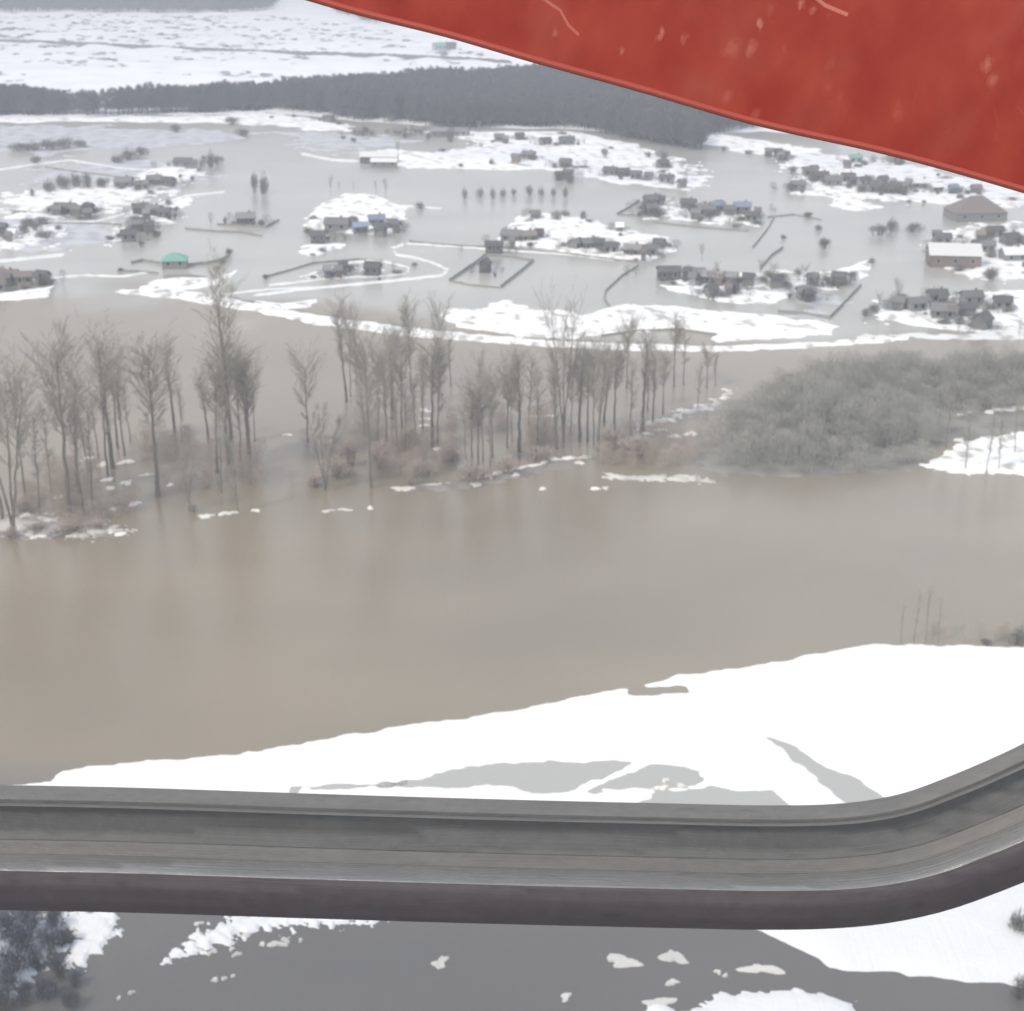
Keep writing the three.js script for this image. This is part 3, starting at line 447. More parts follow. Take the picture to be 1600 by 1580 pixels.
function scatter(poly, step, q, f) {
  let x0 = 1e9, x1 = -1e9, z0 = 1e9, z1 = -1e9; const out = [];
  for (const [x, z] of poly) { x0 = Math.min(x0, x); x1 = Math.max(x1, x); z0 = Math.min(z0, z); z1 = Math.max(z1, z); }
  for (let z = z0; z < z1; z += step) for (let x = x0; x < x1; x += step) {
    const a = x + (q() - 0.5) * step * 1.3, b = z + (q() - 0.5) * step * 1.3;
    if (signedDistance(poly, a, b) > 0) { const r = f(a, b, signedDistance(poly, a, b)); if (r) out.push(r); }
  }
  return out;
}
const inPlan = (q) => q.map((p) => ground(...p));
{
  const q = rngOf(5);
  mass('willow_thicket', 'dense grey thicket of bare young willows standing in flood water', 'thicket', willow(50), M.thicket,
    scatter(inPlan([[1085, 700], [1120, 664], [1170, 628], [1240, 604], [1330, 592], [1460, 590], [1720, 592], [1720, 650], [1500, 656], [1470, 690], [1440, 722], [1390, 738], [1250, 742], [1150, 738], [1090, 730]]), 2.1, q, (x, z, d) => {
      if (q() > 0.2 + d / 12) return null;
      const h = (4.2 + 6.5 * Math.min(1, d / 18) + 2.2 * noise(x * 0.05, z * 0.05)) * (0.75 + 0.4 * q());
      return [x, 0, z, 4 + 2 * q(), h, q() * 6.28];
    }));
}
{
  const q = rngOf(15), g = willow(51), where = [[[-40, 832], [40, 760], [120, 700], [230, 680], [330, 700], [400, 690], [420, 760], [300, 800], [180, 815], [60, 838]], [[450, 770], [470, 700], [560, 660], [700, 650], [900, 660], [1080, 690], [1090, 735], [960, 740], [860, 715], [760, 738], [620, 765]]];
  mass('flooded_brush', 'thin reddish grey brush standing in water between the bare trees', 'brush', g, M.twigRed, where.flatMap((w) => scatter(inPlan(w), 2.6, q, (x, z) => noise(x * 0.05 + 7, z * 0.05) + 0.4 * q() > 0.25 && [x, 0, z, 1.8 + 2.2 * q(), 1.6 + 3.2 * q(), q() * 6.28])));
}
{
  const q = rngOf(6), G = new Tris();
  const one = bareTree(70, { H: 1, r: 0.016, clear: 0.22, spread: 0.2, limbs: 10, rise: 1.5, twigs: 0 }).crown;
  for (let k = 0; k < 3; k++) {
    const a = k * 2.1, ox = Math.cos(a) * 0.17, oz = Math.sin(a) * 0.17, s = 0.8 + 0.2 * q();
    G.tube([[ox, -0.05, oz], [ox, s * 0.9, oz]], [0.014, 0.004], 3);
    for (let i = 0; i < 150; i++) {
      const y = s * (0.15 + 0.8 * q()), rr = 0.2 * Math.sin(Math.PI * Math.min(1, y / s)) * Math.sqrt(q()), b = q() * 6.283, p = [ox + Math.cos(b) * rr, y, oz + Math.sin(b) * rr], l = 0.06 + 0.08 * q(), d = [Math.cos(b) * q(), 0.5 + q(), Math.sin(b) * q()], m = Math.hypot(...d);
      G.spike(p, p.map((v, c) => v + d[c] / m * l), 0.012);
    }
  }
  one.dispose();
  const g = G.build();
  const near = scatter(inPlan([[-300, 182], [0, 182], [130, 181], [340, 177], [430, 173], [480, 178], [560, 188], [700, 199], [900, 200], [1000, 221], [1096, 236], [1080, 216], [1180, 200], [1300, 200], [1300, 150], [1000, 130], [830, 134], [700, 143], [560, 150], [480, 156], [420, 164], [350, 165], [250, 174], [130, 178], [60, 175], [0, 170], [-300, 166]]), 4.4, q, (x, z) => [x, 0.5, z, 14 + 3 * q(), 11.5 + 3 * q() + 1.5 * noise(x * 0.02, z * 0.02), q() * 6.28]);
  const far = [...scatter(inPlan([[-400, 22], [100, 20], [300, 22], [420, 19], [430, 6], [400, -14], [-400, -14]]), 13, q, (x, z) => [x, 1, z, 22, 14 + 6 * q(), q() * 6.28]), ...scatter(inPlan([[498, 8], [560, 34], [640, 44], [700, 58], [720, 20], [560, -10], [500, -10]]), 11, q, (x, z) => q() < 0.75 && [x, 1, z, 20, 10 + 5 * q(), q() * 6.28])];
  mass('forest', 'dark blue-grey bare forest belt across the far plain', 'forest', g, M.forest, near);
  mass('forest_001', 'distant pale blue forest along the top edge', 'forest', g, M.forest, far);
  mass('field_scrub', 'scattered grey scrub and tufts on the far snowy plain', 'scrub', g, M.scrub,
    scatter(inPlan([[-60, 150], [120, 168], [340, 150], [480, 116], [700, 104], [780, 92], [560, 40], [430, 26], [-60, 26]]), 9, q, (x, z) => {
      const v = noise(x * 0.006 + 3, z * 0.02) + 0.6 * noise2(x * 0.02, z * 0.05) + (z < -1250 ? 0.55 : z < -1130 ? 0.0 : -0.2);
      return v > 0.3 && q() < 0.42 && [x, 0.6, z, 6 + 9 * q(), 0.9 + 1.6 * q() * q(), q() * 6.28];
    }));
}

// ------------------------------------------------------------------ houses, sheds, barns
function tone(a, v) { return mat(a[0] * v, a[1] * v, a[2] * v, 0.85); }
const WALL = { grey: [0.27, 0.27, 0.265], brown: [0.28, 0.235, 0.21], dark: [0.15, 0.15, 0.15], pale: [0.5, 0.5, 0.48], blue: [0.25, 0.3, 0.38], white: [0.75, 0.75, 0.75] };
const ROOF = { grey: [0.22, 0.22, 0.225], dark: [0.12, 0.12, 0.125], brown: [0.22, 0.19, 0.175], blue: [0.21, 0.27, 0.36], green: [0.22, 0.46, 0.38], white: [0.85, 0.86, 0.88] };
function house(px, py, wpx, where, { roof = 'grey', wall = 'grey', turn = null, depth = 0.8, high = 0.3, pitch = 0.32, look, noun = 'house', y = 0.1, hip = false, chimney = true } = {}) {
  const s = metres(py), w = wpx * s, d = Math.min(w * depth, 12), h = Math.max(2.2, Math.min(4.2, w * high)), rh = Math.max(1.2, w * (hip ? 0.34 : pitch) * 0.8), [x, z] = ground(px, py), t = turn ?? (R0() - 0.5) * 0.9;
  const g = thing(noun, x, y, z - d * 0.45, t), W = new Tris(), hw = w / 2, hd = d / 2;
  W.box(-hw, -0.8, -hd, hw, h, hd);
  if (!hip) for (const e of [-hw, hw]) { const k = e < 0 ? 1 : -1, i = e + k * 0.12; W.tri([e, h, -hd], [e, h, hd], [e, h + rh * 0.98, 0]); W.tri([i, h, hd], [i, h, -hd], [i, h + rh * 0.98, 0]); }
  part('wall', W.build(), tone(WALL[wall], 0.75 + 0.6 * R0() * R0()), g);
  const r = new Tris(), o = 0.35, th = 0.16, e = h - 0.12;
  if (hip) {
    const rx = hw * 0.25, A = [-hw - o, e, -hd - o], B = [hw + o, e, -hd - o], C = [hw + o, e, hd + o], D = [-hw - o, e, hd + o], P = [-rx, h + rh, 0], Q = [rx, h + rh, 0];
    r.quad(D, C, Q, P); r.quad(B, A, P, Q); r.tri(A, D, P); r.tri(C, B, Q); r.quad(A, B, C, D);
  } else for (const k of [-1, 1]) {
    const a = [-hw - o, e, k * (hd + o)], b = [hw + o, e, k * (hd + o)], c = [hw + o, h + rh, 0], q = [-hw - o, h + rh, 0], up = (v) => [v[0], v[1] + th, v[2]];
    r.quad(up(a), up(b), up(c), up(q)); r.quad(a, q, c, b); r.quad(a, b, up(b), up(a)); r.quad(a, up(a), up(q), q); r.quad(b, c, up(c), up(b));
  }
  const rm = part('roof', r.build(), tone(ROOF[roof], 0.75 + 0.6 * R0() * R0()), g);
  if (chimney && w > 4.5) { const c = new Tris(); c.box(hw * 0.3, h + rh * 0.3, -0.35, hw * 0.3 + 0.6, h + rh + 0.7, 0.25); part('chimney', c.build(), mat(0.3, 0.22, 0.19), rm); }
  if (w > 3.6) {
    const n = w > 8 ? 3 : 2;
    for (let i = 0; i < n; i++) { const c = (i + 0.5) / n * w - hw, q = new Tris(); q.box(c - 0.5, h * 0.38, hd - 0.04, c + 0.5, h * 0.38 + 1.1, hd + 0.03); q.p.length = 0; q.box(c - 0.5, h * 0.38, hd + 0.03, c + 0.5, h * 0.38 + 1.1, hd + 0.05); const win = part('window', q.build(), M.pane, g), f = new Tris(); f.box(c - 0.62, h * 0.38 - 0.12, hd - 0.06, c + 0.62, h * 0.38 + 1.22, hd + 0.028); part('frame', f.build(), mat(0.5, 0.5, 0.48), win); }
  }
  inRow(g, look ?? `small ${roof}-roofed`, noun, where, noun === 'barn' ? 'barn' : noun === 'shed' ? 'shed' : 'house', px, noun + 's ' + where);
  return g;
}
const houseSpots = [];
const houses = (where, list, clutter = 1) => {
  for (const [x, y, w, o] of list) {
    house(x, y, w, where, o); houseSpots.push([x, y, w]);
    for (let k = 0; k < clutter; k++) if (R0() < 0.85) bush(x + (R0() - 0.5) * w * 2.2, y + (R0() - 0.45) * 14, 6 + 12 * R0(), 5 + 9 * R0(), 'by houses ' + where, { look: 'small' });
    if (R0() < 0.45) house(x + (R0() - 0.5) * w * 2.4, y + (R0() - 0.4) * 16, 7 + 5 * R0(), where, { noun: 'shed', chimney: false, pitch: 0.25, roof: ['dark', 'grey', 'brown'][Math.floor(R0() * 3)], wall: ['grey', 'dark', 'brown'][Math.floor(R0() * 3)] });
  }
};
const sh = (o = {}) => ({ noun: 'shed', chimney: false, pitch: 0.25, ...o });
houses('in the flooded gardens at far left', [[104, 336, 26, { roof: 'dark' }], [138, 334, 14, sh({ roof: 'dark' })], [120, 338, 16, sh()], [88, 338, 14, sh()], [192, 294, 26, { roof: 'grey' }], [222, 298, 18, { roof: 'grey' }], [240, 290, 22, { roof: 'grey' }], [262, 292, 18, { roof: 'dark', wall: 'dark' }], [285, 262, 26, sh({ roof: 'dark' })], [302, 264, 10, sh()]]);
houses('in the dark group left of centre', [[218, 336, 24, { roof: 'dark', wall: 'dark' }], [240, 338, 22, { roof: 'grey', wall: 'dark' }], [256, 342, 18, { roof: 'dark' }], [214, 362, 16, sh({ roof: 'grey' })], [232, 364, 14, sh({ roof: 'dark' })], [200, 378, 22, sh({ roof: 'dark' })]]);
houses('at the left edge of the gardens', [[18, 376, 11, { wall: 'white', roof: 'white', high: 0.9, look: 'narrow white', turn: 0 }], [4, 366, 12, sh({ roof: 'dark', wall: 'dark' })]]);
houses('alone in flood water behind its fence', [[383, 352, 28, { roof: 'grey', wall: 'dark', look: 'dark flooded' }]]);
house(271, 420, 37, 'beside the shore track', { roof: 'green', wall: 'grey', look: 'teal-green hip-roofed', turn: 0.1, hip: true, high: 0.3, pitch: 0.5, depth: 0.9, chimney: false });
houses('in the shore group at left edge', [[8, 446, 34, { roof: 'brown', wall: 'brown', turn: 0.2 }], [36, 446, 24, { roof: 'brown', wall: 'brown' }], [66, 444, 18, sh({ roof: 'dark', wall: 'brown' })], [-8, 458, 26, { roof: 'brown', wall: 'brown' }]]);
houses('along the front of the round snow island', [[496, 380, 22, { roof: 'dark', wall: 'dark', turn: 0.1, look: 'dark boxy', pitch: 0.12, chimney: false }], [526, 362, 36, { roof: 'grey', wall: 'grey', turn: -0.1, depth: 0.5, look: 'long low grey' }], [550, 358, 14, { roof: 'dark' }], [562, 366, 22, { roof: 'blue', wall: 'blue', turn: 0.3, look: 'small blue-roofed' }], [588, 354, 24, { roof: 'blue', wall: 'dark', turn: 0.2, look: 'dark bluish' }], [594, 368, 20, { roof: 'dark' }], [612, 360, 14, { roof: 'dark', wall: 'dark' }]]);
houses('inside the looping snowy lane', [[582, 432, 22, { roof: 'dark', wall: 'dark', pitch: 0.5 }], [536, 430, 12, sh({ roof: 'dark' })], [512, 436, 8, sh()]]);
houses('inside the square fenced flooded yard', [[758, 426, 17, { roof: 'dark', wall: 'dark', turn: 1.2, look: 'small steep-gabled dark', pitch: 0.6 }], [772, 396, 26, sh({ roof: 'dark', wall: 'dark', turn: -0.1, depth: 0.4 })]]);
houses('on the wide centre snow island', [[800, 380, 30, { roof: 'grey', wall: 'brown' }], [824, 380, 24, { roof: 'brown', wall: 'brown' }], [842, 376, 12, { roof: 'dark' }], [900, 392, 20, { roof: 'grey', turn: 0.9 }], [922, 392, 26, { roof: 'grey', wall: 'dark' }], [936, 392, 16, { roof: 'dark' }], [956, 398, 20, { roof: 'dark' }], [990, 402, 26, { roof: 'grey', wall: 'dark' }], [1014, 402, 20, { roof: 'dark' }], [1030, 392, 16, sh({ roof: 'dark' })], [968, 366, 10, sh({ roof: 'white', wall: 'grey' })], [836, 346, 14, sh({ roof: 'grey' })]]);
house(592, 256, 58, 'on the far snow field', { roof: 'white', wall: 'dark', noun: 'barn', look: 'long low white-roofed', turn: -0.05, depth: 0.35, high: 0.18, pitch: 0.14, chimney: false });
house(600, 262, 40, 'in front of the white-roofed barn', { roof: 'white', wall: 'grey', noun: 'shed', look: 'long grey', turn: -0.05, depth: 0.3, high: 0.2, pitch: 0.12, chimney: false });
houses('on the far snow field under the forest', [[512, 192, 14, { roof: 'dark' }], [560, 212, 14, { roof: 'grey' }], [624, 212, 18, { roof: 'grey' }], [654, 210, 14, { roof: 'grey' }], [686, 214, 26, sh({ roof: 'grey', turn: 0 })], [722, 214, 20, { roof: 'grey' }], [780, 222, 14, { roof: 'grey' }], [812, 220, 12, { roof: 'dark' }], [852, 228, 16, { roof: 'dark' }], [886, 228, 22, { roof: 'dark' }], [826, 250, 18, { roof: 'grey' }], [884, 262, 16, { roof: 'dark' }], [888, 280, 14, { roof: 'dark' }], [954, 276, 20, { roof: 'dark' }], [974, 278, 18, { roof: 'dark', wall: 'dark' }], [994, 282, 16, { roof: 'dark' }], [1014, 284, 12, { roof: 'grey' }], [1042, 288, 20, { roof: 'dark' }], [1036, 264, 16, { roof: 'dark' }]]);
houses('in the fenced plots right of centre', [[1020, 322, 24, { roof: 'dark', wall: 'dark' }], [1018, 336, 18, { roof: 'grey' }], [1076, 328, 22, { roof: 'dark', wall: 'dark' }], [1104, 338, 26, { roof: 'grey', wall: 'dark' }], [1122, 332, 20, { roof: 'blue', wall: 'grey' }], [1140, 338, 16, { roof: 'dark' }], [1160, 334, 26, { roof: 'blue', wall: 'grey', depth: 0.5 }], [1174, 348, 18, { roof: 'dark' }], [1088, 344, 14, sh()]]);
houses('in the distant cluster under the red panel', [[1216, 246, 12, { roof: 'dark' }], [1228, 250, 10, { roof: 'dark' }], [1248, 298, 20, { roof: 'grey' }], [1266, 276, 20, { roof: 'dark' }], [1284, 284, 22, { roof: 'dark' }], [1304, 292, 26, { roof: 'grey' }], [1326, 286, 20, { roof: 'dark' }], [1350, 292, 20, { roof: 'dark', wall: 'pale' }], [1366, 302, 18, { roof: 'dark' }], [1380, 290, 14, { roof: 'dark' }], [1396, 304, 24, { roof: 'dark', wall: 'dark' }], [1412, 300, 16, { roof: 'grey' }], [1440, 296, 22, { roof: 'white' }], [1464, 302, 18, { roof: 'white' }], [1338, 256, 18, { roof: 'green', wall: 'pale', look: 'faded green-roofed' }], [1400, 256, 20, { roof: 'brown' }], [1490, 304, 12, { roof: 'blue' }], [1526, 304, 14, { roof: 'brown' }]]);
house(1530, 346, 82, 'right of the flooded field', { roof: 'brown', wall: 'grey', look: 'large brown hip-roofed', hip: true, turn: 0.1, high: 0.16, depth: 0.7, chimney: false });
house(1495, 418, 78, 'below the large brown roof', { roof: 'white', wall: 'brown', look: 'wide white-roofed', turn: -0.12, high: 0.24, depth: 0.7, pitch: 0.22 });
houses('behind the big white roof', [[1556, 372, 22, { roof: 'dark' }], [1580, 384, 26, { roof: 'dark', wall: 'dark' }], [1474, 384, 24, sh({ roof: 'dark' })], [1545, 396, 20, { roof: 'grey' }], [1586, 410, 36, { roof: 'white', wall: 'grey', look: 'low white-roofed' }]]);
houses('in the dark row above the white shore', [[1046, 438, 34, { roof: 'dark', wall: 'dark', turn: 0.05, pitch: 0.14, look: 'dark boxy', chimney: false }], [1076, 438, 14, { roof: 'dark', wall: 'dark', high: 0.7 }], [1092, 440, 18, { roof: 'grey' }], [1116, 446, 30, { roof: 'grey', wall: 'dark', look: 'long grey' }], [1142, 446, 18, { roof: 'grey' }], [1170, 448, 16, { roof: 'dark' }], [1214, 450, 18, { roof: 'dark' }], [1270, 448, 16, { roof: 'dark' }], [1312, 446, 20, { roof: 'dark' }], [1144, 462, 20, { roof: 'dark', wall: 'dark', turn: 1.3, pitch: 0.6, look: 'small steep-gabled' }], [1112, 466, 16, { roof: 'dark' }], [1260, 470, 26, { roof: 'grey', wall: 'grey' }]]);
houses('in the right shore group', [[1466, 476, 28, { roof: 'dark', wall: 'grey', turn: 0.1, high: 0.5 }], [1520, 478, 30, { roof: 'dark', wall: 'grey', turn: 0.1 }], [1568, 486, 26, { roof: 'dark', wall: 'grey' }], [1476, 500, 36, { roof: 'grey', wall: 'dark', turn: -0.15 }], [1512, 496, 22, { roof: 'dark' }], [1536, 516, 30, { roof: 'dark', wall: 'dark', turn: 0.9, pitch: 0.5 }], [1404, 486, 18, { roof: 'grey' }], [1432, 488, 26, { roof: 'grey' }]]);
houses('on the far snowy plain beside the track', [[686, 84, 18, { roof: 'green', wall: 'pale', look: 'tiny green-roofed', y: 3 }], [704, 82, 16, { roof: 'dark', wall: 'dark', y: 3 }]]);

{ // tangled bare garden growth that fills the yards between the houses
  const q = rngOf(19), at = [];
  for (const [px, py, w] of houseSpots) for (let k = 0; k < 7; k++) {
    const a = q() * 6.283, d = w * metres(py) * (0.55 + 0.9 * q()), [x, z] = ground(px, py);
    at.push([x + Math.cos(a) * d * 1.4, 0.1, z - 2 + Math.sin(a) * d * 1.1, 1.6 + 2.6 * q(), 1.1 + 2.6 * q() * q() + 0.5, q() * 6.28]);
  }
  mass('garden_brush', 'tangled bare grey garden brush filling the yards between village houses', 'brush', willow(52), M.yard, at);
  mass('shore_brush', 'faint thin brush in the water along the near right shore', 'brush', willow(53), M.twigRed, scatter(inPlan([[1396, 1004], [1440, 992], [1520, 984], [1700, 978], [1700, 1008]]), 1.6, q, (x, z) => q() < 0.55 && [x, 0, z, 1 + 1.2 * q(), 1 + 2 * q(), q() * 6.28]));
}
// ------------------------------------------------------------------ fences
const fencePost = new THREE.BoxGeometry(0.16, 1.9, 0.16);
function fence(label, points, tall = 1.1, step = 5, y = 0, category = 'fence') {
  const height = tall * 0.75;
  const P = points.map((p) => ground(...p)), g = thing('board_fence', P[0][0], y, P[0][1]);
  for (let i = 0; i + 1 < P.length; i++) {
    const [ax, az] = P[i], [bx, bz] = P[i + 1], L = Math.hypot(bx - ax, bz - az), n = Math.max(1, Math.round(L / step)), turn = -Math.atan2(bz - az, bx - ax), l = L / n, box = new THREE.BoxGeometry(l - 0.02, height, 0.05);
    for (let k = 0; k < n; k++) {
      const at = (t) => [ax + (bx - ax) * t - P[0][0], az + (bz - az) * t - P[0][1]], [x, z] = at((k + 0.5) / n), [qx, qz] = at(k / n);
      const b = part('panel', box, M.fence, g); b.position.set(x, height / 2 - 0.1 + 0.06 * (R0() - 0.5), z); b.rotation.y = turn; b.rotation.z = (R0() - 0.5) * 0.03;
      const p = part('post', fencePost, M.fence, g); p.position.set(qx, height - 0.8, qz); p.rotation.y = turn;
    }
  }
  return tag(g, label, category);
}
fence('fence running left from the teal-green house', [[205, 412], [222, 408], [252, 413]]);
fence('lower fence left of the teal-green house', [[184, 424], [215, 425], [248, 428]], 0.8);
fence('fence running right from the teal-green house', [[292, 416], [325, 413], [345, 408], [360, 400]], 1.3);
fence('fence in front of the lone flooded house', [[290, 358], [330, 362], [375, 364], [410, 370]], 0.9);
fence('fence beside the lone flooded house', [[340, 352], [365, 353], [415, 356], [436, 345]], 1.1);
fence('low fence across the left gardens', [[20, 332], [60, 334], [100, 340], [140, 340]], 1);
fence('second low fence across the left gardens', [[30, 356], [80, 350], [150, 350], [190, 352]], 0.9);
fence('fence behind the left gardens near the brush', [[70, 262], [110, 268], [170, 276], [220, 280]], 0.9);
fence('left side fence of the square fenced flooded yard', [[702, 440], [740, 414], [758, 400]], 1.2);
fence('front fence of the square fenced flooded yard', [[704, 440], [740, 447], [780, 450]], 0.7);
fence('right side fence of the square fenced flooded yard', [[782, 450], [810, 428], [834, 408]], 1.2);
fence('back fence of the square fenced flooded yard', [[758, 400], [795, 402], [834, 408]], 0.8);
fence('long fence along the lane above the square yard', [[640, 378], [700, 384], [780, 388], [860, 395], [920, 402], [1000, 412]], 0.9);
fence('upper fence of the looping lane plot', [[414, 434], [450, 424], [490, 412], [560, 406], [600, 408]], 0.8);
fence('winding fence from the centre lane to the shore', [[998, 416], [972, 432], [946, 456], [944, 468], [958, 488], [980, 496], [1020, 498], [1082, 504]], 0.9);
fence('slanting fence of the plot right of centre', [[964, 336], [985, 324], [1000, 314]], 1.1);
fence('front fence of the plot right of centre', [[964, 336], [1000, 338], [1030, 340]], 0.8);
fence('front fence of the blue roofed plots', [[1020, 348], [1090, 356], [1170, 362]], 0.8);
fence('long slanting fence left of the white roof field', [[1176, 388], [1200, 358], [1210, 340]], 0.9);
fence('fence running up from the dark row', [[1188, 420], [1206, 400], [1224, 388]], 1.1);
fence('fence below the ploughed plot', [[1216, 488], [1260, 492], [1296, 498]], 1.1);
fence('slanting fence right of the ploughed plot', [[1296, 498], [1320, 474], [1346, 446]], 1.1);
fence('fence in front of the square garden field', [[1200, 340], [1240, 336], [1284, 344]], 0.7);
fence('fence on the shore below the snow field', [[940, 526], [1000, 518], [1060, 516], [1120, 524]], 0.8);

// ------------------------------------------------------------------ floating ice
function floe(px, py, wpx, hpx, look, where, { h = 0.16, y = 0, toneOf = [0.66, 0.65, 0.62] } = {}) {
  const s = metres(py), [x, z] = ground(px, py), w = wpx * s / 2, d = hpx * s / (SP + (py - PH / 2) / F * CP) * CP * 0.5, q = rngOf(Math.round(px * 7 + py)), n = 22, T = new Tris(), top = [], low = [], bot = [];
  const a1 = q() * 6.28, a2 = q() * 6.28, a3 = q() * 6.28, k1 = 0.18 + 0.2 * q(), k2 = 0.1 + 0.2 * q();
  for (let i = 0; i < n; i++) { const a = i / n * 6.283, r = Math.max(0.35, 0.9 + k1 * Math.sin(a * 2 + a1) + k2 * Math.sin(a * 3 + a2) + 0.12 * Math.sin(a * 5 + a3) + 0.22 * (q() - 0.5)); top.push([Math.cos(a) * w * r * 0.8, y + h * (0.6 + 0.8 * q()), Math.sin(a) * d * r * 0.8]); low.push([Math.cos(a) * w * r, y + h * 0.15, Math.sin(a) * d * r]); bot.push([Math.cos(a) * w * r * 0.95, y - 0.3, Math.sin(a) * d * r * 0.95]); }
  const c = [(q() - 0.5) * w * 0.5, y + h * (0.8 + 0.7 * q()), (q() - 0.5) * d * 0.5], v = 0.8 + 0.4 * q();
  for (let i = 0; i < n; i++) { const j = (i + 1) % n; T.tri(c, top[j], top[i]); T.quad(top[i], top[j], low[j], low[i]); T.quad(low[i], low[j], bot[j], bot[i]); }
  const m = new THREE.Mesh(T.build(), mat(...toneOf.map((t) => t * (Math.round(v * 12) / 12)), 0.7)); m.name = numbered('ice_floe'); m.position.set(x, 0, z); m.castShadow = m.receiveShadow = true; scene.add(m);
  inRow(m, look, 'ice floe', where, 'ice floe', px, 'ice floes ' + where);
}
const floes = (where, list, o) => { for (const [x, y, w, h, l] of list) floe(x, y, w, h, l ?? 'small white', where, o); };
floes('in the dark water below the window frame', [[688, 1505, 26, 20, 'small ragged white'], [974, 1503, 62, 20, 'broad oval white'], [1052, 1496, 38, 26, 'three-cornered white'], [1190, 1515, 56, 20, 'long wedge-shaped white'], [884, 1558, 18, 14], [1050, 1536, 24, 10], [1122, 1520, 10, 8], [1134, 1525, 10, 6], [1030, 1568, 50, 22, 'broad ragged white'], [350, 1530, 10, 6], [336, 1532, 14, 6], [364, 1526, 8, 4], [205, 1552, 10, 8], [186, 1560, 8, 6], [36, 1500, 12, 8], [30, 1540, 10, 8]]);
floes('beside the snow slivers under the frame', [[312, 1486, 12, 12], [332, 1488, 12, 12], [370, 1492, 16, 8], [362, 1484, 8, 6], [432, 1476, 26, 12], [410, 1476, 12, 6], [446, 1470, 14, 10], [470, 1470, 8, 6], [310, 1444, 16, 5], [385, 1462, 20, 6]]);
floes('among the left flooded trees', [[160, 726, 18, 7], [198, 722, 20, 9], [168, 750, 16, 8], [198, 755, 16, 10], [172, 763, 20, 5], [232, 742, 26, 4], [210, 787, 22, 8], [176, 796, 12, 5], [266, 758, 10, 5], [92, 776, 12, 8], [140, 716, 14, 6], [182, 832, 32, 12, 'bright white'], [124, 722, 10, 6]]);
floes('on the leftmost muddy shoal', [[38, 808, 16, 9], [82, 816, 26, 10], [60, 840, 24, 6], [116, 838, 24, 6], [152, 818, 16, 8], [30, 826, 12, 8], [100, 828, 14, 8], [128, 822, 16, 6], [10, 828, 14, 6], [70, 826, 12, 6], [142, 832, 12, 6], [48, 832, 10, 6]], { y: 0.12, toneOf: [0.6, 0.57, 0.54] });
floes('in front of the tallest poplar', [[322, 807, 28, 6], [358, 802, 28, 5], [400, 798, 18, 4], [345, 804, 12, 4]]);
floes('round the middle flooded trees', [[514, 690, 12, 8], [522, 688, 10, 7], [450, 680, 16, 4], [664, 642, 20, 6], [666, 655, 16, 5], [662, 665, 14, 4], [682, 702, 14, 5], [714, 706, 14, 5], [848, 651, 40, 4, 'thin white'], [848, 764, 12, 5], [578, 794, 12, 5], [538, 797, 22, 4], [512, 799, 22, 4], [630, 764, 34, 9, 'broad dull'], [690, 758, 50, 6, 'long dull']], { toneOf: [0.66, 0.63, 0.6] });
floes('on the tip of the middle muddy bank', [[768, 746, 20, 14], [806, 743, 14, 6], [742, 758, 22, 8], [905, 724, 16, 5]], { y: 0.1 });
floes('in front of the grey thicket', [[962, 745, 16, 6], [1066, 745, 18, 7], [930, 764, 22, 4], [946, 763, 14, 4], [1150, 718, 14, 5], [1178, 724, 12, 4]], { toneOf: [0.7, 0.67, 0.62] });
floes('in the slanting chain left of the thicket', [[998, 668, 12, 8], [1020, 660, 20, 6], [1046, 656, 20, 9], [1030, 672, 22, 5], [1054, 682, 30, 6], [1080, 678, 20, 8], [1070, 642, 22, 7], [1092, 634, 18, 8], [1108, 640, 18, 6], [1130, 624, 16, 9], [1136, 610, 14, 5], [1120, 632, 14, 6], [1062, 650, 12, 8], [1012, 678, 14, 6]], { toneOf: [0.66, 0.65, 0.62] });
floes('before the right hand snow spit', [[1492, 656, 18, 7], [1470, 668, 12, 6], [1500, 688, 22, 7], [1546, 684, 28, 8], [1580, 678, 26, 7], [1536, 650, 24, 9]]);
floes('in the meltwater near the white spit', [[1034, 1232, 22, 8], [1014, 1236, 18, 6], [1040, 1220, 14, 6], [950, 1236, 18, 6], [1064, 1228, 18, 5]]);

